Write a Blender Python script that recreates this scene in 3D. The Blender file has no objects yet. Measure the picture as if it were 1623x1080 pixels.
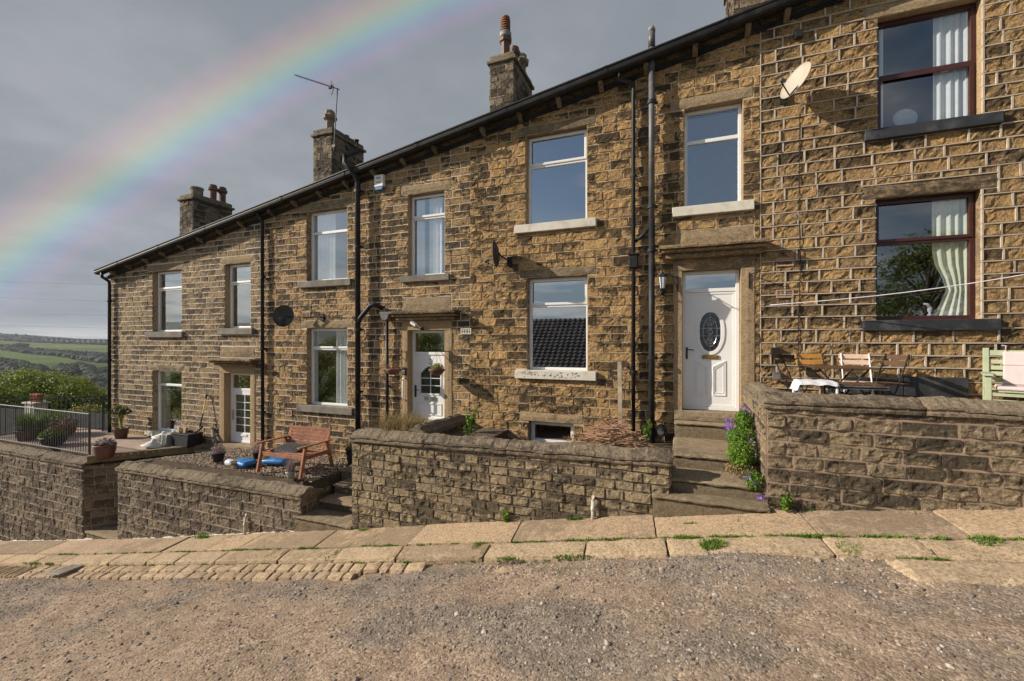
import bpy, math, random
import numpy as np
from mathutils import Vector, Matrix
R=math.radians
random.seed(7); rng=np.random.default_rng(7)
scn=bpy.context.scene; COL=scn.collection
# ------------------------------------------------------------------ helpers
def clamp(v,a,b): return max(a,min(b,v))
_T=np.random.default_rng(3).random((256,256))
def vn(x,y,seed=0):
    x=np.asarray(x,float)+seed*17.31; y=np.asarray(y,float)+seed*9.77
    xi=np.floor(x).astype(int); yi=np.floor(y).astype(int); fx=x-xi; fy=y-yi
    fx=fx*fx*(3-2*fx); fy=fy*fy*(3-2*fy)
    a=_T[xi%256,yi%256]; b=_T[(xi+1)%256,yi%256]; c=_T[xi%256,(yi+1)%256]; d=_T[(xi+1)%256,(yi+1)%256]
    return (a*(1-fx)+b*fx)*(1-fy)+(c*(1-fx)+d*fx)*fy-.5
def fbm(x,y,o=4,seed=0):
    s=0;a=1
    for i in range(o):
        s=s+a*vn(x*2**i,y*2**i,seed+i); a*=.5
    return s
GX=[-60,-17.35,-11.98,-5.28,-.31,.92,2.51,3.23,20,60]
GZ=[-12.9,-5.47,-4.54,-3.24,-2.27,-2.04,-1.81,-1.70,.8,4.5]
def G(x): return np.interp(x,GX,GZ)
def RK(x): return 4.81+.1735*x          # rake of the eaves line
def wloc(o):
    v=Vector((0,0,0))
    while o is not None: v+=o.location; o=o.parent
    return v
def tag(o,label=None,cat=None,group=None,kind=None):
    if label: o['label']=label
    if cat: o['category']=cat
    if group: o['group']=group
    if kind: o['kind']=kind
    return o
def thing(name,loc,label,cat,group=None,rz=0):
    o=bpy.data.objects.new(name,None); COL.objects.link(o); o.location=loc; o.rotation_euler=(0,0,rz)
    o.empty_display_size=.1
    return tag(o,label,cat,group)
class MB:
    def __init__(s): s.v=[]; s.f=[]; s.m=[]; s.sid=[]; s.vts=[]
    def _s(s):
        if len(s.sid)<len(s.v): s.sid+= [random.random()]*(len(s.v)-len(s.sid))
    def add(s,vs,fs,mi=0,M=None):
        n=len(s.v)
        if M is not None: vs=[tuple(M@Vector(p)) for p in vs]
        s.v+= [tuple(p) for p in vs]; s.f+=[tuple(i+n for i in f) for f in fs]; s.m+=[mi]*len(fs); s._s(); return s
    def box(s,x0,x1,y0,y1,z0,z1,mi=0,M=None):
        return s.add([(x0,y0,z0),(x1,y0,z0),(x1,y1,z0),(x0,y1,z0),(x0,y0,z1),(x1,y0,z1),(x1,y1,z1),(x0,y1,z1)],
          [(0,3,2,1),(4,5,6,7),(0,1,5,4),(1,2,6,5),(2,3,7,6),(3,0,4,7)],mi,M)
    def ring(s,x0,x1,z0,z1,w,y0,y1,mi=0):
        s.box(x0,x0+w,y0,y1,z0,z1,mi); s.box(x1-w,x1,y0,y1,z0,z1,mi)
        s.box(x0+w,x1-w,y0,y1,z0,z0+w,mi); s.box(x0+w,x1-w,y0,y1,z1-w,z1,mi)
    def tube(s,pts,r,n=8,mi=0,caps=True,M=None):
        pts=[Vector(p) for p in pts]; k=len(pts)
        rs=r if isinstance(r,(list,tuple)) else [r]*k
        vs=[];fs=[]
        up=Vector((0,0,1))
        for i,p in enumerate(pts):
            d=(pts[min(i+1,k-1)]-pts[max(i-1,0)])
            if d.length<1e-9: d=Vector((0,0,1))
            d.normalize(); a=d.cross(up if abs(d.z)<.95 else Vector((0,1,0))).normalized(); b=d.cross(a)
            for j in range(n):
                t=2*math.pi*j/n; vs.append(p+rs[i]*(math.cos(t)*a+math.sin(t)*b))
        for i in range(k-1):
            for j in range(n): fs.append((i*n+j,i*n+(j+1)%n,(i+1)*n+(j+1)%n,(i+1)*n+j))
        if caps: fs.append(tuple(range(n))[::-1]); fs.append(tuple((k-1)*n+j for j in range(n)))
        return s.add(vs,fs,mi,M)
    def lathe(s,prof,c=(0,0,0),n=20,mi=0,M=None,sx=1,sy=1):
        vs=[];fs=[];k=len(prof)
        for (r,z) in prof:
            for j in range(n):
                t=2*math.pi*j/n; vs.append((c[0]+sx*r*math.cos(t),c[1]+sy*r*math.sin(t),c[2]+z))
        for i in range(k-1):
            for j in range(n): fs.append((i*n+j,i*n+(j+1)%n,(i+1)*n+(j+1)%n,(i+1)*n+j))
        if prof[0][0]>.001: fs.append(tuple(range(n))[::-1])
        if prof[-1][0]>.001: fs.append(tuple((k-1)*n+j for j in range(n)))
        return s.add(vs,fs,mi,M)
    def prism(s,poly,y0,y1,mi=0,M=None):   # poly in x,z extruded along y
        n=len(poly)
        vs=[(x,y0,z) for x,z in poly]+[(x,y1,z) for x,z in poly]
        fs=[tuple(range(n)),tuple(range(2*n-1,n-1,-1))]+[(i,i+n,(i+1)%n+n,(i+1)%n) for i in range(n)]
        return s.add(vs,fs,mi,M)
    def slab(s,poly,z0,z1,mi=0):
        n=len(poly)
        vs=[(x,y,z0) for x,y in poly]+[(x,y,z1) for x,y in poly]
        fs=[tuple(range(n))[::-1],tuple(range(n,2*n))]+[(i,(i+1)%n,(i+1)%n+n,i+n) for i in range(n)]
        return s.add(vs,fs,mi)
    def build(s,name,mats,parent=None,smooth=False,bevel=0,world=True,loc=None,bseg=2,ang=None):
        me=bpy.data.meshes.new(name)
        off=Vector((0,0,0))
        if parent is not None and world: off=wloc(parent)
        if loc is not None: off=off+Vector(loc) if parent is None or not world else Vector(loc)
        arr=np.array(s.v,dtype=float)-np.array(off)
        me.from_pydata(arr.tolist(),[],s.f); 
        if not isinstance(mats,(list,tuple)): mats=[mats]
        for m in mats: me.materials.append(m)
        me.polygons.foreach_set('material_index',s.m)
        if smooth: me.polygons.foreach_set('use_smooth',[True]*len(s.f))
        at=me.attributes.new('sid','FLOAT','POINT'); at.data.foreach_set('value',s.sid)
        va=np.full(len(s.v),.25)
        for st,a_ in s.vts: va[st:st+len(a_)]=a_
        at=me.attributes.new('vt','FLOAT','POINT'); at.data.foreach_set('value',va)
        me.update()
        o=bpy.data.objects.new(name,me); COL.objects.link(o)
        if parent is not None:
            o.parent=parent
            if loc is not None and world: o.location=Vector(loc)-wloc(parent)
        elif loc is not None: o.location=loc
        if bevel:
            b=o.modifiers.new('bevel','BEVEL'); b.width=bevel; b.segments=bseg; b.limit_method='ANGLE'; b.angle_limit=R(40)
        return o
def copytree(o,parent=None):
    c=o.copy(); COL.objects.link(c)
    if parent is not None: c.parent=parent
    for ch in list(o.children): copytree(ch,c)
    return c
# ------------------------------------------------------------------ materials
class NT:
    def __init__(s,name,world=None):
        if world: s.mat=None; s.t=world.node_tree
        else:
            s.mat=bpy.data.materials.new(name); s.mat.use_nodes=True; s.t=s.mat.node_tree
        s.t.nodes.clear()
        if not world:
            s.out=s.n('ShaderNodeOutputMaterial'); s.b=s.n('ShaderNodeBsdfPrincipled'); s.l(s.b.outputs[0],s.out.inputs[0])
            s.pos=s.n('ShaderNodeNewGeometry').outputs['Position']
    def n(s,t,**k):
        x=s.t.nodes.new(t)
        for a,b in k.items(): setattr(x,a,b)
        return x
    def l(s,a,b): s.t.links.new(a,b)
    def set(s,inp,v):
        if isinstance(v,bpy.types.NodeSocket): s.l(v,inp)
        elif isinstance(v,(tuple,list)) and len(v)==3 and inp.type=='RGBA': inp.default_value=(*v,1)
        else: inp.default_value=v
    def noise(s,scale,detail=4,rough=.55,vec=None,st=None,dist=0):
        x=s.n('ShaderNodeTexNoise'); x.inputs['Scale'].default_value=scale; x.inputs['Detail'].default_value=detail; x.inputs['Roughness'].default_value=rough
        x.inputs['Distortion'].default_value=dist
        v=vec if vec is not None else s.pos
        if st: 
            mp=s.n('ShaderNodeVectorMath',operation='MULTIPLY'); s.l(v,mp.inputs[0]); mp.inputs[1].default_value=st; v=mp.outputs[0]
        s.l(v,x.inputs['Vector']); return x.outputs[0]
    def vor(s,scale,feat='F1',out='Color',vec=None):
        x=s.n('ShaderNodeTexVoronoi',feature=feat); x.inputs['Scale'].default_value=scale; s.l(vec if vec is not None else s.pos,x.inputs['Vector']); return x.outputs[out]
    def math(s,op,a,b=None,c=None):
        x=s.n('ShaderNodeMath',operation=op); s.set(x.inputs[0],a)
        if b is not None: s.set(x.inputs[1],b)
        if c is not None: s.set(x.inputs[2],c)
        return x.outputs[0]
    def ramp(s,f,pts,interp='LINEAR'):
        x=s.n('ShaderNodeValToRGB'); x.color_ramp.interpolation=interp; e=x.color_ramp.elements
        while len(e)<len(pts): e.new(.5)
        for i,(p,c) in enumerate(pts):
            e[i].position=p; e[i].color=(*c,1) if isinstance(c,(tuple,list)) else (c,c,c,1)
        s.set(x.inputs[0],f); return x.outputs[0]
    def mix(s,f,a,b,mode='MIX'):
        x=s.n('ShaderNodeMix',data_type='RGBA',blend_type=mode); s.set(x.inputs[0],f); s.set(x.inputs[6],a); s.set(x.inputs[7],b); return x.outputs[2]
    def attr(s,name='sid'):
        return s.n('ShaderNodeAttribute',attribute_name=name).outputs['Fac']
    def bump(s,h,strength=.5,dist=.01):
        x=s.n('ShaderNodeBump'); x.inputs['Strength'].default_value=strength; x.inputs['Distance'].default_value=dist; s.l(h,x.inputs['Height']); s.l(x.outputs[0],s.b.inputs['Normal'])
    def fin(s,col,rough=.8,metal=0,spec=.3):
        s.set(s.b.inputs['Base Color'],col); s.set(s.b.inputs['Roughness'],rough); s.b.inputs['Metallic'].default_value=metal
        s.b.inputs['Specular IOR Level'].default_value=spec; return s.mat
def simple(name,col,rough=.6,metal=0,var=.15,sc=8,bump=.15,bsc=60,spec=.3,dirt=None):
    m=NT(name); n=m.noise(sc,5); n2=m.noise(sc*.15+.5,3)
    f=m.math('ADD',m.math('MULTIPLY',n,.6),m.math('MULTIPLY',n2,.4))
    lo=tuple(c*(1-var*1.6) for c in col); hi=tuple(min(1,c*(1+var*1.2)) for c in col)
    c=m.ramp(f,[(.32,lo),(.68,hi)])
    if dirt: c=m.mix(m.ramp(m.noise(sc*.7,6,.65),[(.5,0.),(.72,.7)]),c,dirt)
    if bump: m.bump(m.noise(bsc,5),bump,.006)
    return m.fin(c,rough,metal,spec)
SOOT=(.028,.024,.020)
def stone(name,cols,soot=.5,sootc=SOOT,bs=.6,thr=.52,white=0,hi=(.64,.40,.17),alb=.97):
    m=NT(name); sid=m.attr(); n=len(cols)
    wn=m.n('ShaderNodeTexWhiteNoise',noise_dimensions='1D'); m.set(wn.inputs['W'],m.math('MULTIPLY',sid,91.7)); sid2=wn.outputs[0]
    base=m.ramp(sid,[(i/(n-1),tuple(q*alb for q in c)) for i,c in enumerate(cols)])
    base=m.mix(m.ramp(m.noise(17,7,.72),[(.40,.0),(.66,.75)]),base,m.mix(.6,base,hi))
    base=m.mix(m.ramp(m.noise(34,6,.75),[(.38,.75),(.54,.0)]),base,m.mix(.75,base,(.085,.06,.04)))
    s=m.math('ADD',m.math('MULTIPLY',m.noise(.9,3,.6),.42),m.math('MULTIPLY',m.noise(5.5,8,.74,st=(1,1,2.1)),.68))
    s=m.math('ADD',s,m.math('MULTIPLY',m.math('SUBTRACT',sid2,.5),.20))
    s=m.math('ADD',s,m.math('MULTIPLY',m.math('SUBTRACT',m.attr('vt'),.45),.13))
    f=m.ramp(s,[(thr+.005,0.),(thr+.085,1.)])
    f=m.math('MULTIPLY',f,soot)
    c=m.mix(f,base,sootc)
    if white:
        c=m.mix(m.math('MULTIPLY',m.ramp(m.noise(2.6,7,.75,dist=.6),[(.60,0.),(.70,1.)]),white),c,(.5,.47,.42))
    m.bump(m.math('ADD',m.noise(24,8,.72),m.math('MULTIPLY',m.noise(75,5,.65),.45)),min(1,bs*1.5),.035)
    return m.fin(c,.92,0,.15)
buff=[(.40,.245,.105),(.32,.20,.095),(.46,.29,.125),(.28,.185,.10),(.38,.25,.12),(.43,.265,.10)]
M={}
M['stA']=stone('stone_weathered_brown',[(.33,.24,.145),(.27,.195,.12),(.38,.27,.155),(.24,.18,.12),(.35,.25,.15)],.75,thr=.53,hi=(.54,.38,.20))
M['stB']=stone('stone_golden_sooty',[(.42,.275,.135),(.34,.225,.115),(.46,.30,.14),(.28,.195,.115),(.40,.26,.13)],.84,thr=.525)
M['stC']=stone('stone_gold_patchy',[(.46,.29,.125),(.36,.23,.11),(.50,.32,.14),(.33,.22,.115),(.44,.27,.115)],.88,thr=.53)
M['stD']=stone('stone_gold_ribbon',[(.36,.23,.11),(.30,.20,.10),(.43,.275,.12),(.25,.175,.10),(.38,.24,.105)],.8,thr=.55)
M['stW1']=stone('stone_boundary_brown',[(.26,.205,.13),(.21,.165,.105),(.29,.225,.14),(.19,.15,.10),(.27,.21,.13)],.8,thr=.535,bs=.55,hi=(.46,.35,.22))
M['stW2']=stone('stone_boundary_tan',[(.29,.23,.14),(.24,.19,.12),(.32,.25,.15),(.22,.175,.115),(.30,.235,.14)],.75,thr=.545,bs=.5,white=.6,hi=(.48,.37,.23))
M['stW3']=stone('stone_boundary_dark',[(.19,.15,.115),(.16,.13,.10),(.22,.175,.125),(.15,.12,.095),(.21,.165,.12)],.6,thr=.52,bs=.5,hi=(.42,.32,.21))
M['stCh']=stone('stone_chimney',[(.26,.20,.13),(.2,.155,.11),(.3,.23,.15),(.17,.14,.10)],.8,thr=.5,hi=(.42,.32,.21))
M['mA']=simple('mortar_pale',(.55,.48,.385),.95,var=.12,sc=9,bump=.4)
M['mB']=simple('mortar_pale_warm',(.52,.425,.31),.95,var=.2,sc=6,bump=.4)
M['mC']=simple('mortar_sandy',(.47,.35,.21),.95,var=.3,sc=5,bump=.5,dirt=(.13,.10,.07))
M['mD']=simple('mortar_ribbon_grey',(.47,.39,.30),.95,var=.15,sc=9,bump=.4)
M['mW1']=simple('mortar_pink_lime',(.30,.215,.155),.95,var=.2,sc=8,bump=.6)
M['mW2']=simple('mortar_dark_joint',(.13,.10,.075),.95,var=.3,sc=8,bump=.6)
M['mW3']=simple('mortar_greyish',(.34,.29,.235),.95,var=.25,sc=8,bump=.6)
M['dress']=stone('dressed_sandstone',[(.30,.23,.145),(.33,.245,.145),(.28,.215,.14)],.75,hi=(.40,.30,.18),sootc=(.10,.078,.055),bs=.15,thr=.55)
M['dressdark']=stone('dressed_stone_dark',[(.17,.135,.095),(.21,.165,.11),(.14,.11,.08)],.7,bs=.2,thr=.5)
M['jamb']=stone('jamb_sandstone',[(.36,.26,.155),(.39,.275,.155)],.75,sootc=(.10,.078,.055),bs=.15,thr=.54,hi=(.46,.33,.19))
M['sillgrey']=simple('sill_grey_stone',(.20,.175,.145),.85,var=.2,sc=5,dirt=(.08,.07,.06))
M['sillwhite']=simple('sill_white_paint',(.62,.58,.50),.75,var=.08,sc=6,dirt=(.34,.27,.18))
M['sillblack']=simple('sill_black_paint',(.035,.036,.04),.45,var=.2,sc=6,dirt=(.12,.12,.12))
M['cope']=stone('coping_stone',[(.27,.215,.15),(.31,.24,.165),(.22,.175,.125)],.6,thr=.52,bs=.9,hi=(.38,.31,.22))
M['cope2']=stone('coping_stone_dark',[(.22,.18,.13),(.25,.20,.14),(.18,.145,.11)],.6,thr=.54,bs=.9,hi=(.38,.31,.22))
M['flag']=stone('flagstone',[(.42,.30,.195),(.36,.265,.18),(.46,.33,.21),(.33,.25,.175)],.6,sootc=(.17,.13,.09),bs=.3,thr=.52,hi=(.60,.45,.29))
M['kerb']=stone('kerb_sandstone',[(.50,.37,.235),(.43,.325,.215),(.53,.39,.245),(.39,.30,.205)],.55,sootc=(.22,.16,.10),bs=.4,thr=.53,hi=(.56,.44,.30))
M['step']=stone('step_stone',[(.28,.22,.145),(.32,.245,.16)],.6,sootc=(.11,.088,.058),bs=.12,thr=.50,hi=(.36,.28,.18))
M['white']=simple('white_upvc',(.78,.78,.77),.35,var=.03,sc=3,bump=0,spec=.5)
M['mahog']=simple('mahogany_frame',(.055,.016,.014),.4,var=.2,sc=14,bump=0,spec=.5)
M['gold']=simple('brass',(.42,.25,.07),.35,.8,var=.15,bump=0)
M['chrome']=simple('chrome',(.5,.5,.5),.3,.9,var=.1,bump=0)
M['black']=simple('black_gutter_plastic',(.016,.016,.018),.55,var=.35,sc=6,bump=.15,spec=.3,dirt=(.045,.04,.035))
M['blackm']=simple('black_metal',(.018,.018,.018),.5,var=.2,bump=.1)
M['pipegrey']=simple('weathered_grey_pipe',(.10,.10,.105),.5,var=.3,sc=7,bump=.1,spec=.5,dirt=(.20,.17,.14))
M['slate']=simple('roof_slate',(.05,.048,.05),.75,var=.3,sc=4,bump=.3)
M['lead']=simple('lead_flashing',(.26,.25,.24),.6,var=.2,sc=5)
M['clay']=simple('terracotta_pot',(.36,.14,.075),.8,var=.25,sc=8,dirt=(.10,.07,.05))
M['claybr']=simple('brown_glazed_clay',(.15,.075,.055),.6,var=.3,sc=8,dirt=(.07,.05,.04))
M['clayorange']=simple('orange_clay',(.28,.115,.06),.8,var=.2,sc=12)
M['potstone']=simple('buff_chimney_pot',(.24,.19,.14),.85,var=.3,sc=8,dirt=(.07,.055,.045))
M['bench']=simple('red_stained_timber',(.31,.135,.08),.65,var=.25,sc=11,bump=.3,bsc=30)
M['cushion']=simple('charcoal_cushion',(.055,.053,.052),.9,var=.25,sc=20,bump=.5,bsc=90)
M['riser']=stone('riser_stone_shaded_dirty',[(.17,.135,.09),(.20,.155,.10)],.7,sootc=(.06,.05,.035),bs=.3,thr=.48,hi=(.26,.20,.13))  # riser shade put into the colour: darker than the treads, plus some dirt
M['sage']=simple('sage_green_paint',(.36,.40,.26),.55,var=.08,sc=6,bump=.1)
M['pink']=simple('pale_pink_cushion',(.58,.475,.46),.85,var=.06,sc=10,bump=.4,bsc=120)
M['cloth']=simple('white_cloth',(.60,.59,.61),.7,var=.08,sc=8,bump=.3)
M['slatO']=simple('orange_timber_slat',(.60,.30,.065),.55,var=.15,sc=14,bump=.2)
M['slatP']=simple('pale_timber_slat',(.66,.48,.36),.6,var=.1,sc=14,bump=.2)
M['slatB']=simple('brown_timber_slat',(.10,.055,.03),.6,var=.2,sc=14,bump=.2)
M['deck']=simple('deck_board',(.36,.27,.215),.8,var=.18,sc=7,bump=.3,bsc=40,dirt=(.22,.17,.13))
M['beam']=simple('green_weathered_beam',(.19,.14,.075),.85,var=.3,sc=7)
M['rail']=simple('grey_railing_metal',(.075,.075,.075),.6,.0,var=.2,sc=10,bump=.1)
M['dishdark']=simple('dark_mesh_dish',(.055,.05,.045),.6,var=.2,bump=.1)
M['dishpale']=simple('cream_dish',(.42,.37,.30),.55,var=.08,bump=.05)
M['alarm']=simple('white_plastic',(.75,.74,.70),.45,var=.05,bump=0)
M['blue']=simple('blue_plastic',(.03,.16,.42),.45,var=.15,bump=.2)
M['bluelt']=simple('pale_blue_print',(.5,.56,.6),.5,var=.1,bump=0)
M['orangep']=simple('orange_print',(.7,.35,.06),.5,var=.1,bump=0)
M['blackp']=simple('black_rubber',(.02,.02,.022),.6,var=.2,bump=.2)
M['galv']=simple('galvanised_metal',(.42,.43,.42),.45,.5,var=.15)
M['shade']=simple('pale_lampshade',(.60,.60,.54),.6,var=.1)
M['wood']=simple('raw_wood',(.48,.33,.19),.8,var=.15)
M['oldwood']=simple('weathered_stick',(.33,.27,.20),.85,var=.25)
M['yellow']=simple('yellow_handle',(.70,.42,.03),.5,var=.1,bump=0)
M['vent']=simple('vent_terracotta',(.40,.27,.19),.8,var=.15)
M['ventw']=simple('vent_white',(.62,.57,.48),.6,var=.08,bump=0)
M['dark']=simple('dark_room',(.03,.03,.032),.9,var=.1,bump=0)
M['soil']=simple('soil',(.11,.08,.055),.95,var=.3,sc=6,bump=.8,bsc=25)
M['twig']=simple('dry_twigs',(.36,.215,.13),.85,var=.25,sc=20)
M['bark']=simple('bark',(.10,.075,.05),.9,var=.3)
M['curtain']=simple('white_net_curtain',(.85,.85,.83),.9,var=.05,sc=10,bump=.1)
M['curtaincream']=simple('cream_curtain',(.78,.78,.62),.9,var=.05,sc=10,bump=.1)
M['blind']=simple('grey_blind',(.30,.29,.26),.8,var=.06,bump=0)
M['rawsteel']=simple('steel_grate',(.50,.47,.43),.45,.6,var=.25)
M['lime']=simple('pale_mortar_fillet',(.48,.43,.36),.9,var=.15,sc=9,bump=.5)
def leafmat(name,c1,c2,c3,sc=1.2):
    m=NT(name); sid=m.attr(); n=m.noise(sc,3)
    f=m.math('ADD',m.math('MULTIPLY',sid,.55),m.math('MULTIPLY',n,.5))
    c=m.ramp(f,[(.2,c1),(.5,c2),(.85,c3)])
    m.fin(c,.6,0,.25)
    tr=m.n('ShaderNodeBsdfTranslucent'); m.l(c,tr.inputs[0]); mx=m.n('ShaderNodeMixShader'); mx.inputs[0].default_value=.28
    m.l(m.b.outputs[0],mx.inputs[1]); m.l(tr.outputs[0],mx.inputs[2]); m.l(mx.outputs[0],m.out.inputs[0]); return m.mat
M['leafT']=leafmat('leaf_tree',(.05,.085,.015),(.16,.21,.035),(.36,.38,.06),.35)
M['leafY']=leafmat('leaf_autumn_green',(.06,.075,.016),(.20,.20,.04),(.40,.30,.07),.35)
M['leafG']=leafmat('leaf_fresh',(.05,.11,.012),(.10,.20,.02),(.22,.34,.035),3)
M['grassdry']=leafmat('grass_dry',(.10,.10,.03),(.27,.20,.09),(.42,.29,.15),5)
M['leafD']=leafmat('leaf_dull',(.05,.065,.03),(.09,.10,.045),(.15,.14,.06),4)
M['leafyel']=leafmat('leaf_yellowing',(.12,.15,.03),(.30,.28,.06),(.42,.33,.09),4)
M['purple']=leafmat('petal_purple',(.16,.07,.35),(.26,.13,.50),(.38,.25,.62),4)
M['lav']=leafmat('lavender_dry',(.20,.15,.16),(.30,.23,.24),(.40,.33,.32),4)
M['rust']=leafmat('leaf_rusty',(.14,.07,.03),(.24,.13,.06),(.32,.20,.10),4)
M['petalw']=leafmat('petal_white',(.5,.5,.45),(.7,.68,.6),(.8,.78,.7),4)
def glassmat(name,fac,tint=(1,1,1),bump=0):
    m=NT(name); m.t.nodes.remove(m.b)
    g=m.n('ShaderNodeBsdfGlossy'); g.inputs['Roughness'].default_value=.015 if not bump else .12; m.set(g.inputs[0],tint)
    t=m.n('ShaderNodeBsdfTransparent'); m.set(t.inputs[0],(.82,.86,.88))
    if bump:
        b=m.n('ShaderNodeBump'); b.inputs['Strength'].default_value=bump; b.inputs['Distance'].default_value=.004; m.l(m.vor(55,'F1','Distance'),b.inputs['Height']); m.l(b.outputs[0],g.inputs['Normal'])
    fr=m.n('ShaderNodeLayerWeight'); fr.inputs[0].default_value=.5
    f=m.math('MINIMUM',m.math('ADD',m.math('MULTIPLY',m.math('POWER',fr.outputs['Facing'],4.),.8),fac+.04),1.)
    x=m.n('ShaderNodeMixShader'); m.l(f,x.inputs[0]); m.l(t.outputs[0],x.inputs[1]); m.l(g.outputs[0],x.inputs[2]); m.l(x.outputs[0],m.out.inputs[0]); return m.mat
M['glass']=glassmat('window_glass',.40)
M['glassr']=glassmat('window_glass_clear',.16)
M['glassn']=glassmat('window_glass_mid',.27)
M['glassd']=glassmat('door_glass',.10,(.8,.85,.9),.4)
M['glassf']=glassmat('frosted_glass',.30,(.8,.9,1),.5)
# road
def roadmat():
    m=NT('dirt_gravel_road')
    f=m.math('ADD',m.attr(),m.math('MULTIPLY',m.math('SUBTRACT',m.noise(5,6,.7),.5),1.1))
    f=m.ramp(f,[(.22,0.),(.62,1.)])
    dirt=m.ramp(m.noise(6,6,.6),[(.3,(.205,.15,.108)),(.7,(.31,.235,.172))])
    grey=m.ramp(m.noise(9,6,.6),[(.3,(.14,.112,.088)),(.7,(.25,.205,.165))])
    c=m.mix(f,dirt,grey)
    v=m.vor(42); g=m.ramp(m.math('MULTIPLY',v,1.),[(.0,.45),(.5,1.0),(1.,1.85)])
    gm=m.mix(1,c,g,'MULTIPLY'); c=m.mix(m.ramp(m.noise(4,4,.7),[(.38,.15),(.6,.9)]),c,gm)
    v2=m.vor(95); c=m.mix(.35,c,m.mix(1,c,m.ramp(v2,[(0,.4),(1,1.7)]),'MULTIPLY'))
    d=m.vor(42,'F1','Distance'); d2=m.vor(95,'F1','Distance')
    h=m.math('ADD',m.math('MULTIPLY',m.math('SUBTRACT',1.,d),.6),m.math('ADD',m.math('MULTIPLY',m.math('SUBTRACT',1.,d2),.3),m.math('MULTIPLY',m.noise(30,6,.7),.8)))
    m.bump(h,.9,.012)
    return m.fin(c,.95,0,.1)
M['road']=roadmat()
def pebblemat(name,cs):
    m=NT(name); c=m.ramp(m.attr(),[(i/(len(cs)-1),q) for i,q in enumerate(cs)]); m.bump(m.noise(90,4),.4,.004); return m.fin(c,.85,0,.2)
M['peb']=pebblemat('road_stones',[(.12,.10,.09),(.24,.20,.17),(.15,.135,.125),(.30,.25,.20),(.46,.41,.36),(.22,.16,.11),(.11,.10,.095),(.36,.31,.26)])
M['peb2']=pebblemat('garden_shingle',[(.28,.21,.14),(.42,.34,.25),(.20,.15,.11),(.50,.44,.36),(.30,.19,.12),(.35,.29,.23)])
M['rock']=pebblemat('sandstone_rock',[(.48,.33,.17),(.55,.40,.22)])
def hillmat():
    m=NT('hill_fields')
    v=m.n('ShaderNodeTexVoronoi'); v.inputs['Scale'].default_value=1; 
    mp=m.n('ShaderNodeVectorMath',operation='MULTIPLY'); m.l(m.pos,mp.inputs[0]); mp.inputs[1].default_value=(.0023,.0042,.0); m.l(mp.outputs[0],v.inputs['Vector'])
    c=m.ramp(v.outputs['Color'],[(.0,(.055,.085,.022)),(.35,(.085,.125,.028)),(.6,(.115,.15,.04)),(.8,(.05,.07,.022)),(1.,(.12,.135,.05))],'CONSTANT')
    c=m.mix(m.ramp(m.noise(.012,6,.65),[(.5,0.),(.62,.6)]),c,(.03,.05,.018))
    # moor tops
    sp=m.n('ShaderNodeSeparateXYZ'); m.l(m.pos,sp.inputs[0])
    c=m.mix(m.ramp(m.math('DIVIDE',sp.outputs[2],40.),[(.12,0.),(.30,1.)]),c,m.ramp(m.noise(.006,5),[(.35,(.030,.042,.022)),(.65,(.055,.062,.035))]))
    return m.fin(c,.95,0,.05)
M['hill']=hillmat()
M['farwood']=pebblemat('far_wood',[(.012,.020,.011),(.018,.028,.013),(.024,.034,.014)])
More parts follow.
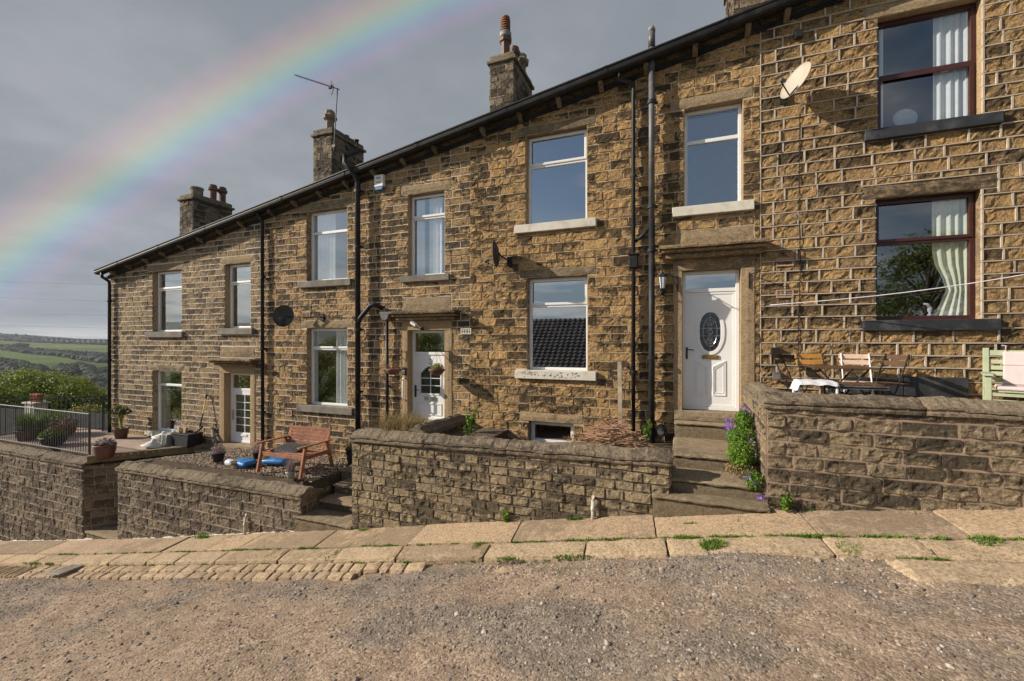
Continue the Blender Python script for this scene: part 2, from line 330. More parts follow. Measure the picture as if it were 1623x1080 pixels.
# ------------------------------------------------------------------ coursed stone walls
def patch(mb,O,ang,u0,u1,h0,h1,ch,lens,rects=(),top=None,seed=0,relief=.016,joint=.012,jd=.0,res=.035,ribbon=None,thick=None,holes=None,himin=None,ms=0,mm=1,tone=1.,rough=1.):
    """courses of rock-faced stones; rects=(u0,u1,h0,h1) keep-outs; holes cut through backing"""
    rg=random.Random(seed); D=np.array([math.cos(ang),math.sin(ang),0]); N=np.array([math.sin(ang),-math.cos(ang),0]); Z=np.array([0,0,1.]); O=np.array([O[0],O[1],0.])
    def P(u,h,d): return O+np.multiply.outer(u,D)+np.multiply.outer(h,Z)+np.multiply.outer(d,N)
    tf=top or (lambda u:np.full_like(np.asarray(u,float),h1))
    def emit(vs,fs,mi,sd):
        n=len(mb.v); mb.v+=list(map(tuple,vs)); mb.f+=[tuple(i+n for i in f) for f in fs]; mb.m+=[mi]*len(fs); mb.sid+=[sd]*len(vs)
    def free(rs,a,b,z0,z1):
        # x-segments with free z intervals
        xs=sorted({a,b}|{x for r in rs for x in (r[0],r[1]) if a<x<b})
        segs=[]
        for xa,xb in zip(xs,xs[1:]):
            xm=(xa+xb)/2; iv=[(z0,z1)]
            for r in rs:
                if r[0]<xm<r[1]:
                    nv=[]
                    for (p,q) in iv:
                        if r[3]<=p or r[2]>=q: nv.append((p,q)); continue
                        if r[2]>p: nv.append((p,r[2]))
                        if r[3]<q: nv.append((r[3],q))
                    iv=nv
            for (p,q) in iv:
                m=next((s for s in segs if abs(s[1]-xa)<1e-6 and s[2]==p and s[3]==q),None)
                if m: m[1]=xb
                else: segs.append([xa,xb,p,q])
        return segs
    # backing
    for (a,b,p,q) in free(holes if holes is not None else rects,u0,u1,h0,h1+50 if top else h1):
        ta,tb=(float(tf(a)),float(tf(b))) if q>=h1 else (q,q)
        if ta<=p and tb<=p: continue
        emit(P(np.array([a,b,b,a]),np.array([p,p,max(p,tb),max(p,ta)]),np.full(4,jd)),[(0,1,2,3)],mm,.5)
    z=h0; row=0
    while z<h1-.02:
        c=ch*rg.uniform(.9,1.12); z1=min(z+c,h1)
        if h1-z1<ch*.35: z1=h1
        for (a,b,p,q) in free(rects,u0,u1,z,z1):
            if q-p<.03: continue
            x=a
            first=True
            while x<b-1e-4:
                L=rg.uniform(*lens)
                if first: L*=rg.choice([.5,.7,1.]); first=False
                x2=x+L
                if b-x2<lens[0]*.6: x2=b
                if x2-x>lens[1]*1.4: x2=(x+b)/2
                if float(tf(x))<p+.02 and float(tf(x2))<p+.02: x=x2; continue
                j=joint/2; jj=rg.uniform(-.004,.004)*rough
                w=x2-x; hh=q-p
                nu=max(3,int(w/res)); nh=max(3,int(hh/res))
                e=.0055
                us=np.concatenate([[x+j],np.linspace(x+j+e,x2-j-e,nu),[x2-j]]); hs=np.concatenate([[p+j],np.linspace(p+j+e,q-j-e,nh),[q-j]])
                U,H=np.meshgrid(us,hs)
                Hn=H+jj*np.sin(U*9+row)
                su=seed*13+row*3.1+x
                d=relief*(.75+rg.uniform(-.45,.55))+relief*1.7*fbm(U*7+su,H*9,3,seed%50)+relief*1.5*vn(U*22+su,H*28,seed%50+5)+relief*rg.uniform(-.5,.6)*(H-(p+q)/2)/hh*1.2+relief*rg.uniform(-.6,.6)*(U-(x+x2)/2)/w
                # gentle cushion
                cu=1-np.abs((U-(x+x2)/2)/(w/2))**9; chh=1-np.abs((H-(p+q)/2)/(hh/2))**9
                d=np.maximum(.004,d)*(.62+.38*np.clip(np.minimum(cu,chh),0,1)**.6)
                d[0,:]=d[-1,:]=0; d[:,0]=d[:,-1]=0; d[0,:]-=.004; d[-1,:]-=.004; d[:,0]-=.004; d[:,-1]-=.004
                d=d+jd+.001
                if top is not None: Hn=np.minimum(Hn,tf(U))
                V=P(U.ravel(),Hn.ravel(),d.ravel()); k=len(us); nn=len(hs)
                fs=[(r*k+s,r*k+s+1,(r+1)*k+s+1,(r+1)*k+s) for r in range(nn-1) for s in range(k-1)]
                mb.vts.append((len(mb.v),((H-p)/hh).ravel()))
                emit(V,fs,ms,rg.random())
                if ribbon:
                    rw,rd=ribbon
                    tx=min(float(tf(x)),float(tf(x2))) if top is not None else 1e9
                    for (ua,ub,ha,hb) in ((x-.002,x2+.002,p-rw/2+rg.uniform(-.002,.002),p+rw/2),(x-rw/2,x+rw/2,p+rw/2,q-rw/2)):
                        if ub-ua<.01 or (top is not None and tx<hb) : continue
                        if ua<u0: ua=u0
                        k2=max(2,int((ub-ua)/.12)); uu=np.linspace(ua,ub,k2); n2=len(uu)
                        wob=.003*vn(uu*9,ha*5+uu*0,3)
                        rd2=rd*(.8+.5*(vn(uu*6,ha*7+uu*0,4)+.5))
                        V=np.concatenate([P(uu,ha+wob,np.full(n2,jd)),P(uu,ha+.003+wob,jd+rd2),P(uu,hb-.003+wob,jd+rd2),P(uu,hb+wob,np.full(n2,jd))])
                        fs=[(r*n2+s,r*n2+s+1,(r+1)*n2+s+1,(r+1)*n2+s) for r in range(3) for s in range(n2-1)]
                        fs+=[(0,n2,2*n2,3*n2),(n2-1,4*n2-1,3*n2-1,2*n2-1)]
                        emit(V,fs,mm,.5)
                x=x2
        z=z1; row+=1
def roughbox(mb,x0,x1,y0,y1,z0,z1,n=.008,res=.09,zf=None,seed=0,mi=0,M4=None,round_=.015):
    """box of worn stone: gridded with noise"""
    nx=max(2,int((x1-x0)/res)+1); ny=max(2,int((y1-y0)/res)+1); nz=max(2,int((z1-z0)/res)+1)
    xs=np.linspace(x0,x1,nx+1); ys=np.linspace(y0,y1,ny+1); zs=np.linspace(z0,z1,nz+1)
    idx={};vs=[];fs=[];sd=random.random()
    def vid(i,j,k):
        key=(i,j,k)
        if key in idx: return idx[key]
        x,y,z=xs[i],ys[j],zs[k]
        ex=(i in(0,nx))+(j in(0,ny))+(k in(0,nz))
        cx,cy,cz=(x0+x1)/2,(y0+y1)/2,(z0+z1)/2
        if ex>=2:
            s=round_*(.6+random.random()*.8)
            if i in(0,nx): x+=s*(1 if i==0 else -1)*.6
            if j in(0,ny): y+=s*(1 if j==0 else -1)*.6
            if k in(0,nz): z+=s*(1 if k==0 else -1)*.6
        a=float(fbm(x*5+seed,y*5+z*4,3,seed%40)); b=float(fbm(y*5+seed+7,z*5+x*4,3,seed%40+3)); c=float(fbm(z*5+seed+3,x*5+y*4,3,seed%40+7))
        x+=a*n;y+=b*n;z+=c*n
        if zf is not None: z+=zf(x,y)
        idx[key]=len(vs); vs.append((x,y,z)); return idx[key]
    for j in range(ny):
        for k in range(nz):
            fs.append((vid(0,j,k),vid(0,j,k+1),vid(0,j+1,k+1),vid(0,j+1,k))); fs.append((vid(nx,j,k),vid(nx,j+1,k),vid(nx,j+1,k+1),vid(nx,j,k+1)))
    for i in range(nx):
        for k in range(nz):
            fs.append((vid(i,0,k),vid(i+1,0,k),vid(i+1,0,k+1),vid(i,0,k+1))); fs.append((vid(i,ny,k),vid(i,ny,k+1),vid(i+1,ny,k+1),vid(i+1,ny,k)))
        for j in range(ny):
            fs.append((vid(i,j,0),vid(i,j+1,0),vid(i+1,j+1,0),vid(i+1,j,0))); fs.append((vid(i,j,nz),vid(i+1,j,nz),vid(i+1,j+1,nz),vid(i,j+1,nz)))
    mb.add(vs,fs,mi,M4)
def coping(parent,p0,p1,ztop0,ztop1,width,thick,mat,seed=1,seg=(1.2,1.9),over=.05,crown=.05,endcap=True,name='coping_stone'):
    """rounded moulded coping running from p0 to p1 (front edge line; wall lies to the left-hand/back side)"""
    rg=random.Random(seed); p0=np.array(p0,float);p1=np.array(p1,float); L=np.linalg.norm(p1-p0); D=(p1-p0)/L; N=np.array([D[1],-D[0]])
    cuts=[0.]
    while cuts[-1]<L-seg[0]*.5: cuts.append(cuts[-1]+rg.uniform(*seg))
    cuts[-1]=L
    W=width
    prof=[(over,-thick),(over+.004,-thick+.03),(over-.012,-thick*.62),(over+.012,-thick*.5),(over+.014,-thick*.28),(over-.02,-.035),(over-.09,-.008),(W*-.25,crown*.6),(W*-.5,crown),(W*-.75,crown*.5),(-W+.05,-.01),(-W-over+.02,-.05),(-W-over,-thick*.5),(-W-over,-thick)]
    for a,b in zip(cuts,cuts[1:]):
        mb=MB(); a+=.006; b-=.006
        n=max(3,int((b-a)/.035)); us=np.linspace(a,b,n+1); k=len(prof); vs=[]
        for i,u in enumerate(us):
            sh=.93 if i in(0,n) else 1.
            for (d,h) in prof:
                q=u+ (0)
                nz=float(fbm(np.array(q*4+seed*3),np.array(h*9+d*6),4,seed%30))
                nz2=float(fbm(np.array(q*9+seed),np.array(d*12+h*8),2,seed%30+4))
                nz3=float(vn(np.array(q*23+seed),np.array(d*40+h*30),seed%9)); hh=h+(nz*.034+nz3*.016 if h>-thick*.6 else nz*.010+nz3*.006)-(0 if sh==1 else .012*(1 if h>-.06 else 0))
                dd=d+nz2*.016+nz3*.012-(0 if sh==1 else .008*np.sign(d))
                z=ztop0+(ztop1-ztop0)*u/L-crown+hh
                P=p0+D*u+N*dd
                vs.append((P[0],P[1],z))
        fs=[]
        for i in range(n):
            for j in range(k):
                fs.append((i*k+j,i*k+(j+1)%k,(i+1)*k+(j+1)%k,(i+1)*k+j)[::-1])
        fs.append(tuple(range(k))); fs.append(tuple(n*k+j for j in range(k))[::-1])
        mb.add(vs,fs); mb.build(name,mat,parent)
# ------------------------------------------------------------------ houses
def wavy(mb,x0,x1,z0,z1,y,amp=.018,wl=.09,mi=0,gather=None,seed=0):
    n=int((x1-x0)/.012)+2; m=9; vs=[];fs=[]
    for j in range(m+1):
        t=j/m; z=z0+(z1-z0)*t
        for i in range(n+1):
            s=i/n; x=x0+(x1-x0)*s
            if gather:
                gz,gx,gw=gather; k=math.exp(-((z-gz)/.28)**2); x=x*(1-k)+(gx+(s-.5)*gw)*k
                if z<gz: x=x
            vs.append((x,y+amp*math.sin(2*math.pi*(x0+(x1-x0)*s)/wl+seed+.6*math.sin(s*11)),z))
    for j in range(m):
        for i in range(n): fs.append((j*(n+1)+i,j*(n+1)+i+1,(j+1)*(n+1)+i+1,(j+1)*(n+1)+i))
    mb.add(vs,fs,mi)
YR=.13   # recess
def jambs(mb,x0,x1,z0,z1,w=.10,depth=.22,bottom=True,mi=0):
    mb.box(x0-w,x0,.004,depth,z0-.02,z1,mi); mb.box(x1,x1+w,.004,depth,z0-.02,z1,mi)
    if bottom: mb.box(x0-w,x1+w,.006,depth,z0-.12,z0-.021,mi)
def window(house,x0,x1,z0,z1,lintel,sill,fm='white',lm='dress',sm='sillgrey',tr=.30,opener=True,glass='glass',curtain=None,lowglass=None,lab=None,ribs=False,botopen=False):
    y0=YR; w=.05 if fm=='white' else .06
    mb=MB(); mb.ring(x0+.002,x1-.002,z0+.002,z1-.002,w,y0,y0+.07)
    zt=z1-(z1-z0)*tr
    if tr>.01: mb.box(x0+w,x1-w,y0+.003,y0+.068,zt-.03,zt+.03)
    win=mb.build('window',M[fm],house,bevel=.004)
    if lab: win['label']=lab
    g=MB(); e=w
    if tr>0.01:
        g.add([(x0+e,y0+.03,zt+.03),(x1-e,y0+.03,zt+.03),(x1-e,y0+.03,z1-e),(x0+e,y0+.03,z1-e)],[(0,1,2,3)])
        g.add([(x0+e,y0+.035,z0+e),(x1-e,y0+.035,z0+e),(x1-e,y0+.035,zt-.03),(x0+e,y0+.035,zt-.03)],[(0,1,2,3)])
    else: g.add([(x0+e,y0+.035,z0+e),(x1-e,y0+.035,z0+e),(x1-e,y0+.035,z1-e),(x0+e,y0+.035,z1-e)],[(0,1,2,3)])
    g.build('pane',M[glass],win)
    if opener and tr>.01:
        s=MB(); s.ring(x0+w*.55,x1-w*.55,zt+.012,z1-w*.5,.045,y0-.016,y0-.001); s.build('casement',M[fm],win,bevel=.004)
    if tr<.01:
        s=MB(); s.ring(x0+w*.6,x1-w*.6,z0+w*.6,z1-w*.5,.055,y0-.016,y0-.001); s.build('casement',M[fm],win,bevel=.004)
    if botopen:
        s=MB(); s.ring(x0+w*.55,x1-w*.55,z0+w*.5,zt-.012,.05,y0-.016,y0-.001); s.build('casement',M[fm],win,bevel=.004)
    jb=MB(); jambs(jb,x0,x1,z0,z1); jb.build('jamb',M['jamb'],win)
    if lintel:
        l=MB(); roughbox(l,lintel[0],lintel[1],-.022,.2,z1,lintel[2],n=.004,res=.12,seed=int(abs(x0*7))); l.build('lintel',M[lm],win)
    if sill:
        l=MB(); l.box(sill[0],sill[1],-.085,YR+.02,sill[2],z0); l.build('sill',M[sm],win,bevel=.008)
    if curtain:
        c=MB()
        for cc in curtain:
            if cc[0]=='sheet': c.box(x0+.05,x1-.05,.235,.245,z1-(z1-z0)*cc[1],z1-.02)
            else:
                a,b=x0+(x1-x0)*cc[1],x0+(x1-x0)*cc[2]; wavy(c,a,b,z0+.04,z1-.03,.222,gather=cc[3] if len(cc)>3 and not isinstance(cc[3],str) else None,seed=x0,wl=.10)
        c.build('curtain',M[curtain[0][-1] if isinstance(curtain[0][-1],str) else 'curtain'],win,smooth=True)
    # dark reveal box inside the room
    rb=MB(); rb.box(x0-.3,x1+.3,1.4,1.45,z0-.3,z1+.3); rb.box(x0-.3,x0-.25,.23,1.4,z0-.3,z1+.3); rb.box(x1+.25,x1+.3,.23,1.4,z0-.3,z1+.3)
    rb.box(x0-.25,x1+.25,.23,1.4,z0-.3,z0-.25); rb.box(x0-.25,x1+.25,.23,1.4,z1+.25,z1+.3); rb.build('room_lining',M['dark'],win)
    return win
def door_frame(house,x0,x1,z0,z1,zf):
    """white frame with fanlight above zf"""
    y0=YR+.02; mb=MB(); mb.ring(x0+.002,x1-.002,z0+.002,z1-.002,.055,y0,y0+.07)
    mb.box(x0+.055,x1-.055,y0+.002,y0+.068,zf-.03,zf+.03)
    d=mb.build('door',M['white'],house,bevel=.004)
    g=MB(); g.add([(x0+.055,y0+.03,zf+.03),(x1-.055,y0+.03,zf+.03),(x1-.055,y0+.03,z1-.055),(x0+.055,y0+.03,z1-.055)],[(0,1,2,3)]); g.build('fanlight',M['glass'],d)
    return d,y0
def surround(house,x0,x1,z0,z1,xo0,xo1,zl,canopy,block,step=None):
    mb=MB()
    for a,b in ((xo0,x0),(x1,xo1)): roughbox(mb,a,b,-.03,.2,z0-.02,z1,n=.004,res=.15,round_=.008,seed=3)
    roughbox(mb,xo0,xo1,-.032,.2,z1,zl,n=.004,res=.15,round_=.008,seed=5)
    mb.build('door_surround',M['jamb'],house)
    cx0,cx1,cz0,cz1,cp=canopy
    mb=MB(); L=cx1-cx0
    roughbox(mb,cx0,cx1,-cp,.05,cz1-.07,cz1,n=.006,res=.1,round_=.012,seed=9)
    roughbox(mb,cx0+.04,cx1-.04,-cp+.05,.05,cz1-.13,cz1-.072,n=.004,res=.1,seed=10)
    roughbox(mb,cx0+.10,cx1-.10,-cp+.13,.05,cz0,cz1-.132,n=.004,res=.1,seed=11)
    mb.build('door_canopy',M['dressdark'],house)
    if block:
        mb=MB(); roughbox(mb,block[0],block[1],-.02,.05,block[2],block[3],n=.004,res=.15,seed=12); mb.build('stone_panel',M['dress'],house)
    mb=MB(); jx=MB(); rb=MB()
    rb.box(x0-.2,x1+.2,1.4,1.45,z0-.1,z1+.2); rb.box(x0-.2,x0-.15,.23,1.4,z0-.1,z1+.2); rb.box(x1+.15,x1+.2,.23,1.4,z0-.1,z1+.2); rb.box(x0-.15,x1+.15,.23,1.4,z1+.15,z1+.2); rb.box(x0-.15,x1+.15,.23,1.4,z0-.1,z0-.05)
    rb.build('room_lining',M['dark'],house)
    mb=MB(); roughbox(mb,xo0,xo1,-.10,.22,z0-.16,z0,n=.004,res=.12,seed=14); mb.build('threshold',M['step'],house)
def downpipe(house,pts,r,mat='black',name='downpipe',bands=()):
    mb=MB(); mb.tube(pts,r,12)
    o=mb.build(name,M[mat],house,smooth=True)
    for z in bands:
        b=MB(); x=pts[-1][0]; y=pts[-1][1]
        b.tube([(x,y,z-.03),(x,y,z-.028),(x,y,z+.028),(x,y,z+.03)],[r*1.02,r*1.35,r*1.35,r*1.02],12); b.box(x-r*1.9,x+r*1.9,y+r*.6,y+r*.9,z-.02,z+.02); b.build('pipe_collar',M[mat],o)
    return o
def house(name_label,X0,X1,zb,st,mo,ch,lens,rects,holes,ribbon=None,jd=0,joint=.012,relief=.016,seed=1,roofto=None):
    h=thing('terraced_house',((X0+X1)/2,0,float(G((X0+X1)/2))),name_label,'house','stone houses of the terrace')
    mb=MB(); patch(mb,(0,0),0,X0,X1,zb,RK(X1)+.02,ch,lens,rects,lambda u:RK(u)+.03,seed,relief,joint,jd,.034,ribbon,holes=holes)
    # side, back walls
    for x,s in ((X0+.003,1),(X1-.003,1)):
        mb.add([(x,0.02,zb),(x,7.5,zb),(x,7.5,RK(x)),(x,3.6,RK(x)+1.9),(x,.02,RK(x))],[(0,1,2,3,4)],0)
    mb.add([(X0,7.5,zb),(X1,7.5,zb),(X1,7.5,RK(X1)),(X0,7.5,RK(X0))],[(0,1,2,3)],0)
    mb.build('wall',[M[st],M[mo]],h)
    rx0=X0-(.12 if X0<-16 else 0)
    mb=MB()
    n=max(2,int((X1-rx0)/.25)); 
    for i in range(n):   # slate courses as stepped strips across the slope handled by texture of strips
        pass
    rows=14; cols=int((X1-rx0)/.30)
    for r in range(rows):
        ya=-.24+r*(3.84/rows); yb=-.24+(r+1)*(3.84/rows)
        for c in range(cols+1):
            xa=rx0+(c-(.5 if r%2 else 0))*(X1-rx0)/cols; xb=xa+(X1-rx0)/cols-.006
            xa=max(xa,rx0); xb=min(xb,X1)
            if xb-xa<.02: continue
            zz=lambda x,y,k: RK(x)+.20+.5*(y+.30)+k
            j=random.uniform(0,.004)
            mb.add([(xa,ya,zz(xa,ya,.012+j)),(xb,ya,zz(xb,ya,.012+j)),(xb,yb,zz(xb,yb,j)),(xa,yb,zz(xa,yb,j)),(xa,ya,zz(xa,ya,-.01)),(xb,ya,zz(xb,ya,-.01))],[(0,1,2,3),(4,5,1,0)])
    zz=lambda x,y: RK(x)+.18+.5*(y+.30)
    mb.add([(rx0,-.24,zz(rx0,-.24)),(X1,-.24,zz(X1,-.24)),(X1,3.6,zz(X1,3.6)),(rx0,3.6,zz(rx0,3.6)),(rx0,7.8,RK(rx0)+.05),(X1,7.8,RK(X1)+.05)],[(0,1,2,3),(3,2,5,4)])
    mb.build('roof',M['slate'],h)
    # frieze + moulding, skewed with the rake
    def rakebox(mb,xa,xb,y0,y1,a,b,mi=0):
        mb.add([(xa,y0,RK(xa)+a),(xb,y0,RK(xb)+a),(xb,y1,RK(xb)+a),(xa,y1,RK(xa)+a),(xa,y0,RK(xa)+b),(xb,y0,RK(xb)+b),(xb,y1,RK(xb)+b),(xa,y1,RK(xa)+b)],
          [(0,3,2,1),(4,5,6,7),(0,1,5,4),(1,2,6,5),(2,3,7,6),(3,0,4,7)],mi)
    mb=MB(); xs=np.arange(X0,X1+.01,.9); 
    xs=list(xs)+([X1] if X1-xs[-1]>.01 else [])
    for a,b in zip(xs,xs[1:]): rakebox(mb,a+.002,b-.002,-.045,.02,.012,.30)
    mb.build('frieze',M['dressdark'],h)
    mb=MB(); rakebox(mb,rx0,X1,-.085,.015,-.03,.01); rakebox(mb,rx0,X1,-.065,.015,-.055,-.031); mb.build('eaves_moulding',M['black'],h)
    x=X0+.35
    while x<X1-.1:
        mb=MB(); mb.prism([(-.16,.0),(-.16,.055),(0,.055),(0,-.07)],-.04,.04,0,Matrix.Translation((x,-.046,RK(x)+.0))@Matrix.Rotation(R(90),4,'Z'))
        mb.build('bracket',M['cope2'],h); x+=.78
    # gutter (ogee-ish) black
    prof=[(-.17,.075),(-.19,.06),(-.28,.06),(-.315,.085),(-.325,.13),(-.315,.155),(-.335,.175),(-.335,.195),(-.31,.195),(-.30,.16),(-.285,.09),(-.20,.085),(-.185,.19),(-.165,.19)]
    mb=MB(); k=len(prof); gx0=rx0-(.08 if X0<-16 else 0)
    vs=[(x,y,RK(x)+z) for x in (gx0,X1-.004) for y,z in prof]
    fs=[(j,(j+1)%k,(j+1)%k+k,j+k) for j in range(k)]+[tuple(range(k)),tuple(range(2*k-1,k-1,-1))]
    mb.add(vs,fs)
    x=X0+.9
    while x<X1: 
        vs=[(xx,y+(-.008),RK(xx)+z) for xx in (x-.03,x+.03) for y,z in prof[:8]]
        mb.add(vs,[(j,j+1,j+9,j+8) for j in range(7)]); x+=1.9
    mb.build('gutter',M['black'],h)
    mb=MB(); rakebox(mb,rx0,X1,-.165,-.14,.06,.21); mb.build('fascia',M['blackm'],h)
    return h
def chimney(h,x0,x1,y0,y1,zb,zt,pots,lead=True):
    mb=MB()
    patch(mb,(x0,y0),0,0,x1-x0,zb,zt-.22,.19,(.18,.34),seed=int(zt*10),relief=.014,res=.05)
    patch(mb,(x1,y0),R(90),0,y1-y0,zb,zt-.22,.19,(.2,.38),seed=int(zt*10)+1,relief=.014,res=.05)
    patch(mb,(x0,y1),R(-90),0,y1-y0,zb,zt-.22,.19,(.2,.38),seed=int(zt*10)+2,relief=.014,res=.07)
    patch(mb,(x1,y1),R(180),0,x1-x0,zb,zt-.22,.19,(.2,.38),seed=int(zt*10)+2,relief=.014,res=.07)
    o=mb.build('chimney',[M['stCh'],M['mW3']],h)
    mb=MB(); roughbox(mb,x0-.07,x1+.07,y0-.07,y1+.07,zt-.22,zt-.13,n=.01,res=.12,seed=2); mb.build('chimney_cornice',M['cope2'],o)
    mb=MB(); x=x0-.01
    roughbox(mb,x0-.01,x1+.01,y0-.01,y1+.01,zt-.132,zt,n=.012,res=.12,seed=4); mb.build('chimney_cap',M['cope2'],o)
    if lead:
        mb=MB(); mb.prism([(0,-.2),(.02,-.2),(.02,.28),(0,.28)],0,1) ; 
        mb=MB(); z0=RK(x0)+.2+.5*(y0+.3); z1=RK(x1)+.2+.5*(y0+.3)
        mb.add([(x0-.03,y0-.03,z0-.2),(x1+.03,y0-.03,z1-.2),(x1+.03,y0-.03,z1+.2),(x0-.03,y0-.03,z0+.12)],[(0,1,2,3)])
        z2=RK(x1)+.2+.5*(y1+.3)
        mb.add([(x1+.03,y0-.03,z1-.2),(x1+.03,y1,z2-.2),(x1+.03,y1,z2+.08),(x1+.03,(y0+y1)/2,(z1+z2)/2+.1),(x1+.03,y0+.3,z1+.30),(x1+.03,y0-.03,z1+.2)],[(0,1,2,3,4,5)])
        mb.build('lead_flashing',M['lead'],o)
    for (px,py,kind) in pots:
        mb=MB(); c=(px,py,zt-.01)
        if kind=='tall':
            mb.lathe([(.15,0),(.15,.05),(.115,.08),(.12,.42),(.16,.45),(.17,.52),(.13,.55),(.13,.56)],c,8,0); p=mb.build('chimney_pot',M['claybr'],o)
            mb=MB(); mb.lathe([(.13,.56),(.15,.58),(.15,.68),(.12,.72),(.10,.72)],c,16); mb.build('collar',M['lead'],p,smooth=False)
            mb=MB()
            mb.lathe([(.095,.70),(.095,.95)],c,16)
            for q in range(5): mb.lathe([(.095,.76+q*.06),(.125,.745+q*.06),(.122,.775+q*.06),(.095,.79+q*.06)],c,16)
            mb.lathe([(.095,1.04),(.115,1.05),(.11,1.09),(.02,1.12),(0,1.12)],c,16); mb.build('cowl',M['clayorange'],p,smooth=False)
        elif kind=='mid':
            mb.lathe([(.14,0),(.14,.05),(.11,.09),(.115,.38),(.16,.42),(.165,.50),(.13,.53),(.13,.6),(.09,.62),(.09,.55)],c,12); mb.build('chimney_pot',M['claybr'],o)
        elif kind=='buff':
            mb.lathe([(.17,0),(.17,.06),(.12,.09),(.12,.36),(.20,.42),(.21,.5),(.15,.56),(.14,.66),(.09,.7),(.05,.7)],c,8); mb.build('chimney_pot',M['potstone'],o)
        elif kind=='short':
            mb.lathe([(.22,0),(.22,.06),(.19,.07),(.19,.26),(.21,.27),(.21,.33),(.17,.33),(.17,.2)],c,16); mb.build('chimney_pot',M['potstone'],o)
        elif kind=='red':
            mb.lathe([(.13,0),(.12,.28),(.15,.30),(.15,.35),(.11,.35),(.11,.2)],c,14); mb.build('chimney_pot',M['clay'],o)
        elif kind=='stub':
            mb.lathe([(.10,0),(.10,.14),(.08,.14),(.08,.05)],c,12); mb.build('chimney_pot',M['potstone'],o)
    return o
def vent(h,x,z,w=.22,hh=.14,mat='vent',cols=2,rows=4):
    mb=MB(); mb.ring(x-w/2,x+w/2,z-hh/2,z+hh/2,.02,-.032,-.002)
    for i in range(1,cols): mb.box(x-w/2+i*w/cols-.008,x-w/2+i*w/cols+.008,-.03,-.004,z-hh/2+.02,z+hh/2-.02)
    for i in range(1,rows): mb.box(x-w/2+.02,x+w/2-.02,-.026,-.006,z-hh/2+i*hh/rows-.005,z-hh/2+i*hh/rows+.006)
    mb.box(x-w/2+.02,x+w/2-.02,-.004,.0,z-hh/2+.02,z+hh/2-.02,1)
    mb.build('air_vent',[M[mat],M['blackm']],h)
def lintr(l,z): return (l[0],l[1],z,l[2])
def op(x0,x1,z0,z1,l0,l1,lh,s0,s1,sh):
    return dict(o=(x0,x1,z0,z1),l=(l0,l1,z1+lh),s=(s0,s1,z0-sh))
def keep(os):
    r=[];h=[]
    for q in os:
        x0,x1,z0,z1=q['o']; r.append((x0,x1,z0,z1)); h.append((x0,x1,z0,z1))
        if q.get('l'): r.append((q['l'][0],q['l'][1],z1,q['l'][2]))
        if q.get('s'): r.append((q['s'][0],q['s'][1],q['s'][2],z0))
    return r,h
def dkeep(x0,x1,z0,z1,xo0,xo1,zl,can,blk):
    r=[(xo0,xo1,z0-.16,zl)]
    if blk: r.append(blk)
    return r,[(x0,x1,z0,z1)]
# ---------- House A (lowest)
A=[op(-14.32,-13.03,.25,2.0,-14.55,-12.93,.19,-14.56,-12.91,.16),op(-14.32,-13.03,-2.62,-.86,-14.55,-12.93,.18,-14.56,-12.91,.14),op(-11.28,-10.33,.32,2.02,-11.48,-10.19,.19,-11.48,-10.19,.16)]
r,h=keep(A); dA=(-11.29,-10.33,-2.71,-.86,-11.48,-10.16,-.66,(-11.62,-9.98,-.66,-.46,.30),(-11.47,-10.19,-.45,-.16)); r2,h2=dkeep(*dA)
HA=house('lowest terraced house at the left gable end, pale mortar and a glazed white door',-16.35,-9.83,-4.6,'stA','mA',.147,(.22,.42),r+r2,h+h2,seed=11,jd=.007,joint=.021,relief=.0085)
window(HA,*A[0]['o'],A[0]['l'],A[0]['s'],curtain=[('sheet',.14)])
window(HA,*A[1]['o'],A[1]['l'],A[1]['s'],tr=.24,opener=False,sm='sillwhite',curtain=[('w',.0,.30,'curtaincream')])
window(HA,*A[2]['o'],A[2]['l'],A[2]['s'],curtain=[('sheet',.1)])
surround(HA,*dA[:4],*dA[4:])
d,y0=door_frame(HA,-11.29,-10.33,-2.71,-.86,-1.30)
mb=MB(); mb.ring(-11.235,-10.385,-2.655,-1.33,.11,y0+.01,y0+.05); mb.box(-11.12,-10.50,y0+.012,y0+.048,-2.545,-2.44); mb.build('door_leaf',M['white'],d,bevel=.003)
g=MB(); g.add([(-11.125,y0+.03,-2.44),(-10.495,y0+.03,-2.44),(-10.495,y0+.03,-1.44),(-11.125,y0+.03,-1.44)],[(0,1,2,3)]); g.build('pane',M['glassf'],d)
mb=MB()
for i in range(1,5): mb.box(-11.12,-10.50,y0+.018,y0+.028,-2.44+i*.2-.007,-2.44+i*.2+.007)
mb.box(-10.78,-10.765,y0+.016,y0+.0295,-2.44,-1.44); mb.build('glazing_bar',M['alarm'],d)
mb=MB(); mb.box(-10.95,-10.68,y0-.006,y0+.012,-2.53,-2.47); mb.build('letterbox',M['alarm'],d)
mb=MB(); mb.box(-11.20,-11.165,y0-.01,y0+.012,-2.12,-1.86); mb.tube([(-11.18,y0-.04,-1.96),(-11.06,y0-.04,-1.96)],.01); mb.build('handle',M['chrome'],d)
downpipe(HA,[(-16.28,-.26,1.98+.06),(-16.28,-.26,1.92),(-16.25,-.10,1.80),(-16.25,-.09,1.7),(-16.25,-.09,-3.4)],.042,bands=(1.2,-.6,-2.2))
downpipe(HA,[(-9.80,-.24,RK(-9.8)+.06),(-9.80,-.10,RK(-9.8)-.12),(-9.80,-.09,-2.7)],.040,bands=(1.6,-.2,-1.8))
chimney(HA,-16.4,-15.7,2.0,3.4,2.6,5.1,[(-16.05,2.35,'short'),(-16.02,2.9,'mid'),(-15.95,3.2,'mid')])
